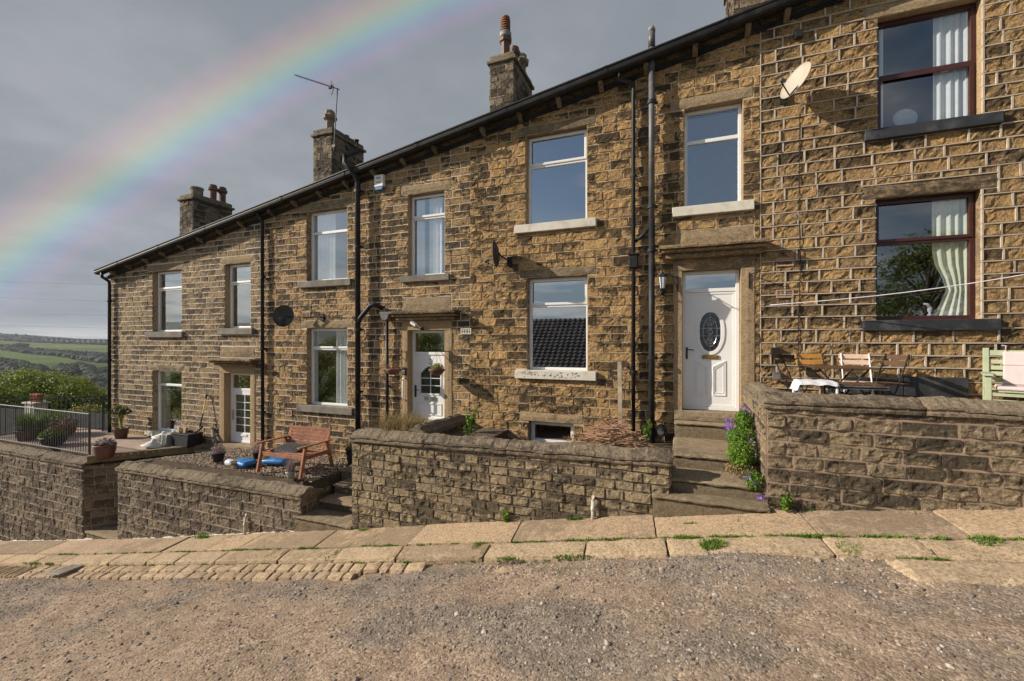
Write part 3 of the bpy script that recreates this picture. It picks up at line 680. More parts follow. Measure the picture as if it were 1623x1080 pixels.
# ---------- House B
B=[op(-8.43,-7.2,1.42,3.1,-8.64,-7.05,.20,-8.66,-7.05,.15),op(-8.43,-7.2,-1.55,.3,-8.62,-7.03,.18,-8.69,-7.0,.16),op(-5.54,-4.63,1.39,3.16,-5.72,-4.48,.19,-5.69,-4.49,.13)]
r,h=keep(B); dB=(-5.54,-4.63,-1.72,.22,-5.68,-4.45,.43,(-5.86,-4.25,.43,.63,.28),(-5.68,-4.47,.64,.93)); r2,h2=dkeep(*dB)
HB=house('second terraced house from the left, with the door numbered 3',-9.83,-4.04,-3.3,'stB','mB',.15,(.2,.36),r+r2,h+h2,seed=22,jd=.006,joint=.019,relief=.0105)
window(HB,*B[0]['o'],B[0]['l'],B[0]['s'],curtain=[('w',.03,.55)],opener=False,glass='glassn')
window(HB,*B[1]['o'],B[1]['l'],B[1]['s'],opener=True,tr=.27,curtain=[('w',.02,.12),('w',.55,.95)],glass='glassn')
window(HB,*B[2]['o'],B[2]['l'],B[2]['s'],tr=.28,curtain=[('w',.05,.3),('w',.45,.8)],glass='glassn')
surround(HB,*dB)
d,y0=door_frame(HB,-5.54,-4.63,-1.72,.22,-.28)
x0,x1=-5.485,-4.685; cx=(x0+x1)/2
def slabwith(mb,x0,x1,z0,z1,poly,y0,y1):
    """door leaf face with a polygonal hole: quads radiating from hole to border"""
    n=len(poly); cxx=sum(p[0] for p in poly)/n; czz=sum(p[1] for p in poly)/n
    outer=[]
    for (px,pz) in poly:
        dx,dz=px-cxx,pz-czz; s=min(((x1-cxx)/dx if dx>1e-6 else (x0-cxx)/dx if dx<-1e-6 else 1e9),((z1-czz)/dz if dz>1e-6 else (z0-czz)/dz if dz<-1e-6 else 1e9)); outer.append((cxx+dx*s,czz+dz*s))
    vs=[(x,y0,z) for x,z in poly]+[(x,y0,z) for x,z in outer]+[(x,y1,z) for x,z in poly]
    fs=[(i,i+n,(i+1)%n+n,(i+1)%n) for i in range(n)]+[(i,(i+1)%n,(i+1)%n+2*n,i+2*n) for i in range(n)]
    mb.add(vs,fs)
    W=x1-x0; H=z1-z0
    def par(p):
        x,z=p
        if abs(z-z0)<1e-5: return x-x0
        if abs(x-x1)<1e-5: return W+z-z0
        if abs(z-z1)<1e-5: return W+H+x1-x
        return 2*W+H+z1-z
    cs=[(0.,(x0,z0)),(W,(x1,z0)),(W+H,(x1,z1)),(2*W+H,(x0,z1))]; T=2*(W+H)
    for i in range(n):
        a_,b_=outer[i],outer[(i+1)%n]; pa,pb=par(a_),par(b_)
        if pb<pa-1e-6: pb+=T
        mid=sorted([(c_[0]+k_*T,c_[1]) for c_ in cs for k_ in (0,1) if pa+1e-6<c_[0]+k_*T<pb-1e-6])
        if mid and len(mid)<4:
            q=[a_]+[m_[1] for m_ in mid]+[b_]; mb.add([(x,y0,z) for x,z in q],[tuple(range(len(q)))])
def polyring(mb,poly,w,y0,y1,mi=0):
    n=len(poly); cxx=sum(p[0] for p in poly)/n; czz=sum(p[1] for p in poly)/n
    o=[]
    for p in poly:
        dx,dz=p[0]-cxx,p[1]-czz; L=math.hypot(dx,dz); o.append((p[0]+dx/L*w,p[1]+dz/L*w))
    vs=[(x,y0,z) for x,z in poly]+[(x,y0,z) for x,z in o]+[(x,y1,z) for x,z in poly]+[(x,y1,z) for x,z in o]
    fs=[(i,i+n,(i+1)%n+n,(i+1)%n) for i in range(n)]+[(i,(i+1)%n,(i+1)%n+2*n,i+2*n) for i in range(n)]+[(i+n,i+3*n,(i+1)%n+3*n,(i+1)%n+n) for i in range(n)]
    mb.add(vs,fs,mi)
mb=MB(); poly=[(cx-.25,-1.15),(cx+.25,-1.15),(cx+.25,-.72),(cx+.12,-.60),(cx,-.555),(cx-.12,-.60),(cx-.25,-.72)]
slabwith(mb,x0,x1,-1.69,-.31,poly,y0+.02,y0+.05); polyring(mb,poly,.035,y0+.008,y0+.021)
mb.ring(x0+.12,x1-.12,-1.62,-1.36,.02,y0+.008,y0+.021)
mb.build('door_leaf',M['white'],d)
g=MB(); g.add([(x,y0+.04,z) for x,z in poly],[tuple(range(7))]); g.build('pane',M['glassd'],d)
mb=MB(); mb.box(cx-.008,cx+.008,y0+.024,y0+.036,-1.15,-.56)
for z in (-.98,-.82): mb.box(cx-.25,cx+.25,y0+.026,y0+.038,z-.007,z+.007)
mb.build('glazing_bar',M['white'],d)
mb=MB(); mb.ring(cx-.14,cx+.14,-1.30,-1.22,.015,y0-.002,y0+.012); mb.box(cx-.12,cx+.12,y0+.002,y0+.014,-1.285,-1.235); mb.build('letterbox',M['chrome'],d)
mb=MB(); mb.box(x0+.015,x0+.045,y0-.002,y0+.02,-1.24,-.98); mb.tube([(x0+.03,y0-.04,-1.08),(x0+.13,y0-.04,-1.08)],.009); mb.build('handle',M['blackm'],d)
pts=[]
for cz,rr in ((-.425,.028),(-.475,.03)):
    for i in range(7):
        a=R(150-i*40) if cz>-.45 else R(90-i*40); pts.append((cx+rr*math.cos(a),y0+.012,cz+rr*math.sin(a)))
mb=MB(); mb.tube(pts,.006,6); mb.build('door_number',M['blackm'],d)
# grab handle & intercom on left pillar
mb=MB(); xh=-5.61; mb.tube([(xh,-.03,-.80),(xh,-.09,-.82),(xh,-.10,-.87),(xh,-.10,-1.22),(xh,-.09,-1.27),(xh,-.03,-1.29)],.018,8); mb.build('grab_handle',M['white'],HB,smooth=True)
mb=MB(); mb.box(xh-.05,xh+.05,-.07,-.034,-.74,-.58); mb.box(xh-.035,xh+.035,-.078,-.069,-.72,-.65,1); mb.build('door_entry_box',[M['blackm'],M['chrome']],HB,bevel=.005)
downpipe(HB,[(-6.98,.05,4.62),(-6.98,.05,4.35),(-6.96,-.34,4.10),(-6.93,-.40,3.92),(-6.78,-.26,3.72),(-6.77,-.16,3.55),(-6.77,-.15,-2.6)],.060,bands=(3.35,2.1,.25,-1.15),name='soil_pipe')
downpipe(HB,[(-6.20,-.02,.72),(-6.32,-.14,.80),(-6.42,-.16,.77),(-6.70,-.16,.50),(-6.74,-.16,.40)],.050,name='branch_pipe')
downpipe(HB,[(-6.02,-.10,.50),(-6.02,-.09,-2.3)],.034,bands=(-1.0,))
mb=MB(); mb.prism([(-6.15,.62),(-5.89,.62),(-5.93,.50),(-5.98,.44),(-6.06,.44),(-6.11,.50)],-.2,-.03); mb.build('hopper_head',M['pipegrey'],HB,bevel=.004)
vent(HB,-8.42,.62,.24,.13,'vent'); vent(HB,-9.0,-1.78,.22,.14,'vent'); vent(HB,-3.99+.0-.13,.19,.24,.12,'ventw',4,3)
chimney(HB,-10.49,-9.77,2.2,3.6,3.6,6.42,[(-10.13,2.5,'buff'),(-10.0,3.05,'stub'),(-10.0,3.4,'stub')])
# ---------- House C
C=[op(-2.82,-1.63,2.24,3.98,-2.99,-1.47,.17,-3.04,-1.45,.155),op(-2.80,-1.62,-.57,1.21,-2.97,-1.46,.17,-3.03,-1.45,.165),op(.04,.93,2.27,3.95,-.17,1.08,.18,-.15,1.09,.16)]
cel=dict(o=(-2.77,-1.88,-2.0,-1.56),l=(-2.96,-1.70,-1.385),s=None)
r,h=keep(C+[cel]); dC=(.01,.90,-1.19,1.19,-.125,1.10,1.38,(-.36,1.29,1.38,1.60,.30),(-.08,1.09,1.61,1.88)); r2,h2=dkeep(*dC)
HC=house('terraced house with whitewashed sills, a cellar window and a white door with leaded oval pane',-4.04,1.18,-2.75,'stC','mC',.168,(.22,.44),r+r2,h+h2,seed=33,jd=.006,joint=.017,relief=.0135)
window(HC,*C[0]['o'],C[0]['l'],C[0]['s'],sm='sillwhite',tr=.33)
window(HC,*C[1]['o'],C[1]['l'],C[1]['s'],sm='sillwhite',tr=.30,lab='lower white window with a leafy pattern painted on its white sill')
window(HC,*C[2]['o'],C[2]['l'],C[2]['s'],sm='sillwhite',tr=.32,opener=False,glass='glassf')
window(HC,*cel['o'],cel['l'],None,lm='jamb',tr=0,lab='small cellar window low in the wall')
surround(HC,*dC)
d,y0=door_frame(HC,.01,.90,-1.19,1.19,.86)
x0,x1=.065,.845; cx=(x0+x1)/2
mb=MB(); mb.ring(x0+.003,x1-.003,-1.13,.825,.035,y0+.012,y0+.055)
def ovalpoly(cx,cz,w,h,n=28):
    P=[]
    for i in range(n):
        a=2*math.pi*(i+.5)/n; c,s=math.cos(a),math.sin(a)
        k=1/(abs(c)**3.2+abs(s)**3.2)**(1/3.2); x=w*c*k; z=h*s*k
        z=clamp(z,-h,h)
        z*= (1-.22*(abs(x)/w)**2) if abs(s)>.5 else 1
        P.append((cx+x,cz+z))
    return P
poly=ovalpoly(cx-.0,.15,.165,.335)
slabwith(mb,x0+.038,x1-.038,-1.095,.79,poly,y0+.022,y0+.055); polyring(mb,[(cx+(p[0]-cx)*1.02,.15+(p[1]-.15)*1.01) for p in poly],.055,y0+.008,y0+.023)
for sx in (-1,1):
    a,b=sorted((cx+sx*.05,cx+sx*.23))
    pl=[(a,-.92),(b,-.92),(b,-.36 if sx>0 else -.46),(a,-.46 if sx>0 else -.36)] 
    polyring(mb,pl,.02,y0+.010,y0+.023); polyring(mb,[(cx+sx*.14+(p[0]-cx-sx*.14)*.7,-.66+(p[1]+.66)*.86) for p in pl],.012,y0+.014,y0+.023)
mb.build('door_leaf',M['white'],d)
g=MB(); g.add([(x,y0+.05,z) for x,z in poly],[tuple(range(len(poly)))]); g.build('pane',M['glassd'],d)
mb=MB(); c0=cx; yy=y0+.042
for z in (.21,.08): mb.tube([(c0-.16,yy,z),(c0+.16,yy,z)],.004,5)
mb.tube([(c0,yy,-.17),(c0,yy,.47)],.004,5)
for (w,hh,cz) in ((.11,.25,.15),(.03,.065,.25),(.03,.065,.05),(.04,.04,.15)):
    mb.tube([(c0+w*math.cos(R(t*20)),yy,cz+hh*math.sin(R(t*20))) for t in range(19)],.0045,5)
for s in (-1,1):
    mb.tube([(c0+s*.06*math.sin(R(t*18)),yy,.36-t*.010) for t in range(11)],.004,5); mb.tube([(c0+s*.06*math.sin(R(t*18)),yy,-.06+t*.010) for t in range(11)],.004,5)
mb.build('leaded_pattern',M['chrome'],d)
mb=MB(); mb.box(c0-.13,c0+.13,y0+.004,y0+.021,-.315,-.25); mb.box(c0-.115,c0+.115,y0-.002,y0+.003,-.303,-.262); mb.build('letterbox',M['gold'],d,bevel=.003)
mb=MB(); mb.box(x0+.008,x0+.035,y0-.012,y0+.011,-.32,-.12); mb.tube([(x0+.02,y0-.045,-.155),(x0+.13,y0-.045,-.165)],.009); mb.build('handle',M['blackm'],d)
downpipe(HC,[(-1.02,-.24,RK(-1.0)+.06),(-1.02,-.22,RK(-1)-.06),(-.82,-.12,RK(-1)-.10),(-.79,-.10,4.45),(-.79,-.10,4.2),(-.79,-.09,-2.1)],.034,bands=(2.9,1.3,-.55,-2.0))
mb=MB(); mb.box(-.86,-.72,-.15,-.03,1.28,1.5); mb.box(-.88,-.70,-.17,-.01,1.5,1.53); mb.build('hopper_head',M['black'],HC,bevel=.006)
o=downpipe(HC,[(-.48,-.15,5.33),(-.48,-.15,5.05)],.058,name='vent_stack',mat='pipegrey')
mb=MB(); mb.lathe([(.062,-.02),(.062,.02),(.05,.05),(.03,.075),(0,.085)],(-.48,-.15,5.33),12); mb.build('vent_cowl',M['lead'],o,smooth=True)
mb=MB(); mb.tube([(-.48,-.15,5.03),(-.48,-.15,2.1)],.050,12); mb.build('soil_pipe',M['pipegrey'],HC,smooth=True)
downpipe(HC,[(-.48,-.15,2.1),(-.48,-.15,-2.1)],.052,bands=(4.1,2.3,1.55,-.3),name='soil_pipe')
mb=MB(); mb.tube([(-.75,-.05,1.75),(-.66,-.14,1.80),(-.52,-.15,1.92)],.03,8); mb.build('branch_pipe',M['black'],HC,smooth=True)
chimney(HC,-4.58,-3.93,2.2,3.62,4.9,7.28,[(-4.25,2.45,'tall'),(-4.2,2.95,'mid'),(-4.15,3.4,'buff')])
# ---------- House D
Dd=[op(2.71,3.89,3.12,4.79,2.55,4.06,.18,2.54,4.07,.155),op(2.69,3.88,.30,2.11,2.52,4.05,.20,2.52,4.05,.155)]
r,h=keep(Dd); dD=(5.2,6.1,-.3,2.0,5.06,6.24,2.2,(4.85,6.45,2.2,2.42,.30),None); r2,h2=dkeep(*dD)
HD=house('highest terraced house on the right with raised pale mortar and dark red window frames',1.18,6.8,-1.9,'stD','mD',.186,(.27,.50),r+r2,h+h2,seed=44,ribbon=(.021,.026),jd=.0,joint=.020,relief=.019)
window(HD,*Dd[0]['o'],Dd[0]['l'],Dd[0]['s'],fm='mahog',sm='sillblack',glass='glassr',tr=.50,opener=False,botopen=True,curtain=[('w',.0,.12),('w',.62,1.)])
window(HD,*Dd[1]['o'],Dd[1]['l'],Dd[1]['s'],fm='mahog',sm='sillblack',glass='glassr',lm='dressdark',tr=.36,opener=True,curtain=[('w',.62,1.0,(.75,3.72,.26),'curtaincream')])
surround(HD,*dD)
d,y0=door_frame(HD,5.2,6.1,-.3,2.0,1.65)
mb=MB(); mb.box(5.26,6.04,y0+.02,y0+.05,-.24,1.62); mb.ring(5.36,5.94,.2,1.4,.03,y0+.008,y0+.021); mb.build('door_leaf',M['white'],d)
vent(HD,1.52,1.24,.24,.13,'vent',2,5); vent(HD,1.52,.74,.24,.13,'vent',2,5)
chimney(HD,1.0,1.7,2.2,3.6,5.8,8.3,[(1.35,2.5,'mid'),(1.35,3.1,'mid')])
mb=MB(); mb.tube([(1.72,-.03,3.6),(1.71,-.025,2.0),(1.73,-.035,1.2),(1.70,-.035,.3),(1.70,-.035,-.4)],.006,5); mb.build('cable',M['blackm'],HD)
mb=MB(); mb.box(2.3,3.0,-.06,-.004,-.80,-.55); mb.box(3.01,3.72,-.06,-.004,-.80,-.52); mb.build('plinth_board',M['sillblack'],HD,bevel=.006)
# ------------------------------------------------------------------ ground
def camdist(x,y): return math.hypot(x,y+8)
def hz(x,y):
    r=math.hypot(x,y+8)+1e-6; near=float(G(clamp(x,-60,60)))-.45
    if y>0: near-=0.
    w=clamp((-x/r+.05)/.35,0,1); w=w*w*(3-2*w)
    P=float(np.interp(r,[0,25,60,150,330,500,700,950,1200,1600,2000,2600,3200,3800,6000],[0,-5,-14,-35,-72,-62,-41,-34,-28,-19,-9,12,36,30,10]))
    a=math.degrees(math.atan2(y+8,-x)); 
    if r>1200: P+= (-5.2*clamp(a-19,-14,10))*clamp((r-1900)/1200,0,1)+ 5*float(fbm(np.array(a/5.),np.array(r/900.),3,5))*clamp((r-1200)/1000,0,1)
    if r>400: P+=3*float(fbm(np.array(x/160.),np.array(y/160.),3,8))
    k=clamp((r-28)/40,0,1)
    nearc=near
    out=near*(1-k*w)+P*k*w
    return out
rs=[0,4,8,12,16,20,25,30,36,44,54,66,80,100,125,155,190,235,290,350,420,500,590,690,800,920,1050,1200,1360,1530,1710,1900,2100,2300,2500,2700,2900,3100,3300,3600,4200,5200,6800]
na=240; vs=[(0,-8,hz(0,-8)-.3)]
for r_ in rs[1:]:
    for i in range(na):
        a=2*math.pi*i/na; x=r_*math.cos(a); y=-8+r_*math.sin(a); vs.append((x,y,hz(x,y)))
fs=[(0,1+i,1+(i+1)%na) for i in range(na)]
for k in range(len(rs)-2):
    for i in range(na): fs.append((1+k*na+i,1+(k+1)*na+i,1+(k+1)*na+(i+1)%na,1+k*na+(i+1)%na))
mb=MB(); mb.add(vs,fs); tag(mb.build('hills',M['hill'],smooth=True),kind='structure')
# road
KY=-3.02
xs=np.concatenate([np.linspace(-70,-18,60),np.arange(-17.9,6,.06),np.linspace(6,30,50)]); ys=np.concatenate([np.arange(KY+.35,-7.4,-.055),np.linspace(-7.5,-13,14)])
X,Y=np.meshgrid(xs,ys)
def gf(X,Y): return np.clip(.5+1.7*(.75*fbm(np.asarray(X)*.33,np.asarray(Y)*1.15,2,31)+.55*fbm(np.asarray(X)*1.3,np.asarray(Y)*1.9,3,37)),0,1)
def roadz(X,Y):
    X=np.asarray(X,float);Y=np.asarray(Y,float)
    return G(X)-.15-.055*np.clip((-3.0-X)/.6,0,1)*np.exp(-((Y-KY)/.55)**2)+(KY-Y)*.035+.055*fbm(X*.8,Y*.9,3,2)+.028*fbm(X*2.6,Y*3.6,3,6)+.016*(gf(X,Y)-.5)+.008*vn(X*9,Y*9,4)+.065*np.clip((X+1.9)/1.,0,1)*np.exp(-((Y-KY)/.45)**2)
Zr=roadz(X,Y)
mb=MB(); k=len(xs); mb.add(np.stack([X.ravel(),Y.ravel(),Zr.ravel()],1).tolist(),[(j*k+i,(j+1)*k+i,(j+1)*k+i+1,j*k+i+1) for j in range(len(ys)-1) for i in range(k-1)])
mb.sid=list(gf(X.ravel(),Y.ravel())); tag(mb.build('road',M['road'],smooth=True),kind='structure')
# pebbles
ico=[(0,0,1),(.894,0,.447),(.276,.851,.447),(-.724,.526,.447),(-.724,-.526,.447),(.276,-.851,.447),(.724,.526,-.447),(-.276,.851,-.447),(-.894,0,-.447),(-.276,-.851,-.447),(.724,-.526,-.447),(0,0,-1)]
icf=[(0,1,2),(0,2,3),(0,3,4),(0,4,5),(0,5,1),(1,6,2),(2,6,7),(2,7,3),(3,7,8),(3,8,4),(4,8,9),(4,9,5),(5,9,10),(5,10,1),(1,10,6),(6,11,7),(7,11,8),(8,11,9),(9,11,10),(10,11,6)]
def pebbles(mb,pts):
    for (x,y,z,s) in pts:
        a=random.random()*6.28; ca,sa=math.cos(a),math.sin(a); sx,sy,sz=s*random.uniform(.8,1.3),s*random.uniform(.6,1.),s*random.uniform(.4,.75)
        v=[]
        for p in ico:
            q=[c*random.uniform(.8,1.2) for c in p]; px,py=q[0]*sx,q[1]*sy
            v.append((x+px*ca-py*sa,y+px*sa+py*ca,z+q[2]*sz))
        mb.add(v,icf)
pts=[]
tries=0
while len(pts)<36000 and tries<240000:
    tries+=1
    x=random.uniform(-13,4.2); y=KY+.3-abs(random.random())*4.2
    # density: patches
    d=float(gf(x,y))
    band=math.exp(-((y+3.2)/.25)**2)*(1 if x>-2 else .0)
    if random.random()> clamp(.30+1.1*max(0,d-.25)+band,0.05,1): continue
    s=random.choice([.004,.0045,.005,.006,.006,.007,.008,.009,.011,.014]) if random.random()<.985 else random.uniform(.016,.03)
    pts.append((x,y,float(roadz(x,y))+s*.15,s*1.15))
for _ in range(500):
    x=random.uniform(-7,4.2); y=KY+abs(random.gauss(0,.12)); pts.append((x,y,float(G(x))+(y+2)*.06+.004,random.choice([.004,.005,.007])))
mb=MB(); pebbles(mb,pts); tag(mb.build('gravel',M['peb']),kind='stuff')
for (x,y,s,l) in ((.56,-4.95,.065,'buff sandstone lump lying in the road, the larger of the two near the bottom'),(1.02,-4.93,.05,'flat buff sandstone flake lying in the road right of the larger lump'),(-1.1,-5.1,.035,'grey stone lying loose on the road gravel left of the buff lumps')):
    mb=MB(); v=[];f=[]
    random.seed(int(s*1000)); pebbles(mb,[(0,0,0,s)]); z=float(roadz(x,y))
    o=mb.build('loose_rock',M['rock'] if s!=.035 else M['peb'],world=True); o.location=(x,y,z+s*.2); tag(o,l,'rock')
random.seed(21)
# pavement: flags, kerb, channel setts
def cross(y): return (y+2.0)*.06
def pave(mb,x0,x1,y0,y1,thick,skew=0,n=.006,res=.10,dz=0,rnd=.012,tilt=.006):
    t1=random.uniform(-tilt,tilt); t2=random.uniform(-tilt,tilt); sk=skew
    L=x1-x0
    roughbox(mb,x0,x1,y0,y1,-thick,0,n=n,res=res,round_=rnd,seed=random.randint(1,900),zf=lambda x,y:float(G(x))+cross(y)+dz+t1*(x-(x0+x1)/2)/L+t2)
    if sk:
        n0=len(mb.v)
    return mb
def row(mb,xa,xb,y0,y1,lens,thick,gap=.012,skew=.0,**k):
    x=xa
    while x<xb:
        L=random.uniform(*lens); n0=len(mb.v)
        pave(mb,x,x+L-gap,y0+random.uniform(-.01,.01),y1,thick,**k)
        if skew:
            for i in range(n0,len(mb.v)):
                v=mb.v[i]; dx=skew*(v[1]-y1); mb.v[i]=(v[0]+dx,v[1],v[2]+float(G(v[0]+dx)-G(v[0])))
        x+=L
mb=MB(); row(mb,-26,9,-2.64,-1.9,(.7,1.9),.08,gap=.012,res=.11,n=.007,rnd=.008,tilt=.012,skew=-.12); tag(mb.build('pavement',M['flag']),kind='structure')
mb=MB(); row(mb,-26,-3,KY,-2.655,(.8,1.7),.13,gap=.014,res=.06,n=.012,rnd=.016,skew=-.3); row(mb,-2.98,9,KY,-2.655,(.35,1.3),.13,gap=.011,res=.06,n=.014,rnd=.014,skew=-.12); tag(mb.build('kerb',M['kerb']),kind='structure')
mb=MB()
row(mb,-12.6,-3.3,KY-.21,KY-.012,(.14,.36),.1,gap=.016,res=.07,n=.012,dz=-.04,rnd=.018,skew=-.3); row(mb,-12.6,-4.2,KY-.40,KY-.225,(.16,.36),.1,gap=.016,res=.07,n=.012,dz=-.045,rnd=.018,skew=-.3)
row(mb,-26,-12.62,KY-.40,KY-.012,(.09,.13),.1,gap=.03,res=.1,n=.01,dz=-.055,rnd=.02,skew=-.3)
row(mb,-2.45,-2.1,KY-.36,KY-.02,(.10,.14),.1,gap=.03,res=.08,n=.012,dz=-.07,rnd=.02)
row(mb,-2.08,-1.4,KY-.26,KY-.03,(.34,.6),.1,gap=.02,res=.08,n=.014,dz=-.07,rnd=.03)
row(mb,1.72,8,KY-.36,KY-.012,(.95,1.5),.1,gap=.015,res=.07,n=.012,dz=.0,rnd=.03,skew=-.3)
tag(mb.build('channel_setts',M['kerb']),kind='structure')
mb=MB(); x0,x1=-11.35,-10.75; 
for i in range(7): mb.box(x0+.06*i,x0+.06*i+.03,KY-.42,KY-.08,-.01,.012)
mb.box(x0-.02,x0-.001,KY-.44,KY-.06,-.01,.014); mb.box(x0+.391,x0+.42,KY-.44,KY-.06,-.01,.014); mb.box(x0,x0+.39,KY-.44,KY-.421,-.01,.014); mb.box(x0,x0+.39,KY-.079,KY-.06,-.01,.014)
for i,v in enumerate(mb.v): mb.v[i]=(v[0]-x0,v[1]-KY,v[2]+float(G(v[0])-G(x0)))
o=mb.build('drain_grate',M['rawsteel']); o.location=(x0,KY,float(G(x0))-.10+.03); tag(o,'small steel drain grate set in the stone gutter at the lower left','drain grate')
mb=MB(); mb.box(-11.4,-10.9,KY-.46,KY-.04,-.3,-.26); 
# lower wall fillets (pale mortar at wall foot)
mb=MB()
for a,b in ((-19,-13.0),(-11.4,-6.6)):
    n=int((b-a)/.12); 
    for i in range(n):
        x=a+(b-a)*i/n; x2=a+(b-a)*(i+1)/n; w1=.03+.05*abs(float(vn(np.array(x*3),np.array(0.),2))); 
        z1,z2=float(G(x))+.012,float(G(x2))+.012
        mb.add([(x,-2.0-w1,z1-.01),(x2,-2.0-w1,z2-.01),(x2,-1.98,z2+.03),(x,-1.98,z1+.03)],[(0,1,2,3)])
tag(mb.build('mortar_fillet',M['lime']),kind='structure')
# ------------------------------------------------------------------ boundary walls
WY=-2.0
def bwall(label,X0,X1,z0a,z0b,ct0,ct1,st,mo,ch,lens,cope,seed,thk=.34,joint=.014,relief=.02,cover=.05,ends=(True,True),jd=0.0,cthick=.13):
    zb=min(float(G(X0)),float(G(X1)))-.15
    t=thing('boundary_wall',((X0+X1)/2,WY+thk/2,float(G((X0+X1)/2))),label,'wall')
    mb=MB(); tf=lambda u: ct0+(ct1-ct0)*(np.asarray(u,float)-X0)/(X1-X0)-cthick-.04
    patch(mb,(0,WY),0,X0,X1,zb,max(ct0,ct1)-cthick,ch,lens,(),tf,seed,relief,joint,jd,.026)
    patch(mb,(X1,WY),R(90),0,thk,zb,ct1-cthick,ch,(.2,.4),(),None,seed+1,relief,joint,jd,.03)
    patch(mb,(X0,WY+thk),R(-90),0,thk,zb,ct0-cthick,ch,(.2,.4),(),None,seed+2,relief,joint,jd,.04)
    patch(mb,(X1,WY+thk),R(180),0,X1-X0,zb,min(ct0,ct1)-cthick,ch,lens,(),None,seed+3,relief,joint,jd,.06)
    mb.build('masonry',[M[st],M[mo]],t)
    coping(t,(X0-.04,WY),(X1+.04,WY),ct0,ct1,thk,cthick,M[cope],seed,over=cover)
    return t
W4=bwall('stone wall at the far left below the deck railing',-21.5,-13.36,0,0,-2.86,-2.86,'stW3','mW3',.21,(.22,.42),'cope2',61,jd=.008,relief=.015,joint=.02)
W3=bwall('dark sooty stone wall in front of the gravel garden with the red bench',-11.98,-6.46,0,0,-2.79,-2.71,'stW3','mW3',.19,(.20,.38),'cope2',62,jd=.008,relief=.015,joint=.02)
W2=bwall('brown stone wall in the middle between the two flights of steps, white lime stains near its left end',-5.30,-.14,0,0,-1.55,-1.45,'stW2','mW2',.135,(.20,.36),'cope',63,relief=.015,joint=.020)
W1=bwall('large block stone wall on the right below the patio, with pinkish mortar',.95,8.0,0,0,-.63,-.61,'stW1','mW1',.158,(.30,.52),'cope',64,jd=.003,relief=.0165,joint=.022)
def linewall(parent,p0,p1,z0,zt0,zt1,thk,st,mo,ch,cope,seed,cthick=.12,lens=(.22,.4)):
    p0=np.array(p0,float);p1=np.array(p1,float);L=float(np.linalg.norm(p1-p0));a=math.atan2(p1[1]-p0[1],p1[0]-p0[0]); D=(p1-p0)/L; Nn=np.array([D[1],-D[0]])
    mb=MB(); tf=lambda u: zt0+(zt1-zt0)*np.asarray(u,float)/L-cthick-.03
    patch(mb,tuple(p0),a,0,L,z0,max(zt0,zt1)-cthick,ch,lens,(),tf,seed,.018,.014,0,.035)
    q=p1-Nn*thk; patch(mb,tuple(q),a+math.pi,0,L,z0,min(zt0,zt1)-cthick,ch,lens,(),None,seed+1,.018,.014,0,.05)
    mb.build('return_masonry',[M[st],M[mo]],parent)
    if cope: coping(parent,p0,p1,zt0,zt1,thk,cthick,M[cope],seed,over=.04)
# right garden return (facing the steps, -X side): line going from facade to front so outward normal is -X
linewall(W1,(.95,-.05),(.95,WY+.36),-2.2,-.66,-.64,.34,'stW1','mW1',.2,'cope',71,lens=(.4,.7))
# wall 3 right return (faces +X) and left diagonal return (faces -X)
linewall(W3,(-6.46,WY+.36),(-6.46,WY+.70),-3.6,-2.70,-2.70,.34,'stW3','mW3',.17,'cope2',72)
linewall(W3,(-10.55,-.1),(-11.90,WY+.30),-4.8,-2.72,-2.78,.30,'stW3','mW3',.19,'cope2',73)
# dividing wall B/C
t=thing('dividing_wall',(-4.25,-.9,-1.9),'rough topped low wall running out from beside the door numbered 3','wall')
mb=MB(); patch(mb,(-4.38,0),R(-90),0,1.65,-2.7,-1.66,.15,(.2,.36),(),None,81,.018,.014,0,.04); patch(mb,(-4.12,-1.65),R(90),0,1.65,-2.7,-1.66,.15,(.2,.36),(),None,82,.018,.014,0,.04); mb.build('masonry',[M['stW2'],M['mW2']],t)
coping(t,(-4.38,-.02),(-4.38,-1.62),-1.49,-1.46,.26,.14,M['cope2'],83,over=.05)
# deck retaining wall along passage
linewall(W4,(-13.36,WY+.0),(-11.75,-.06),-4.9,-2.98,-2.98,.25,'stW3','mW3',.2,None,74,cthick=.0)
# ------------------------------------------------------------------ steps
def steps(label,items,thr=None):
    x=sum((i[0]+i[1])/2 for i in items)/len(items); y=items[0][2]
    t=thing('stone_steps',(x,y,items[0][4]),label,'steps')
    for k,(x0,x1,y0,y1,z0,z1) in enumerate(items):
        mb=MB(); roughbox(mb,x0,x1,y0,y1,z1-.055,z1,n=.006,res=.06,round_=.014,seed=k*7+int(abs(x)*3)); o=mb.build('step',M['step'],t)
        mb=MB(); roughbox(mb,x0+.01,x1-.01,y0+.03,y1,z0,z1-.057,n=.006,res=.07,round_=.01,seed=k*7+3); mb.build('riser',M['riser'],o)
    return t
steps('worn stone steps and landing up to the white door with the oval pane',[(-.36,.98,-2.12,-1.7,-2.42,-1.985),(-.13,.94,-1.91,-1.3,-2.3,-1.80),(-.13,.94,-1.40,-.2,-2.1,-1.60),(-.12,.94,-.30,-.10,-1.75,-1.34)])
steps('worn stone steps between the dark wall and the middle wall up to the gravel garden',[(-6.62,-5.28,-2.06,-1.4,-3.55,-3.19),(-6.44,-5.32,-1.62,-1.05,-3.3,-3.02),(-6.44,-5.32,-1.25,-.65,-3.2,-2.84),(-6.6,-5.32,-.9,-.02,-3.2,-2.665),(-6.3,-4.42,-.62,-.02,-2.9,-2.30),(-5.9,-4.42,-.6,-.0,-2.5,-1.9)])
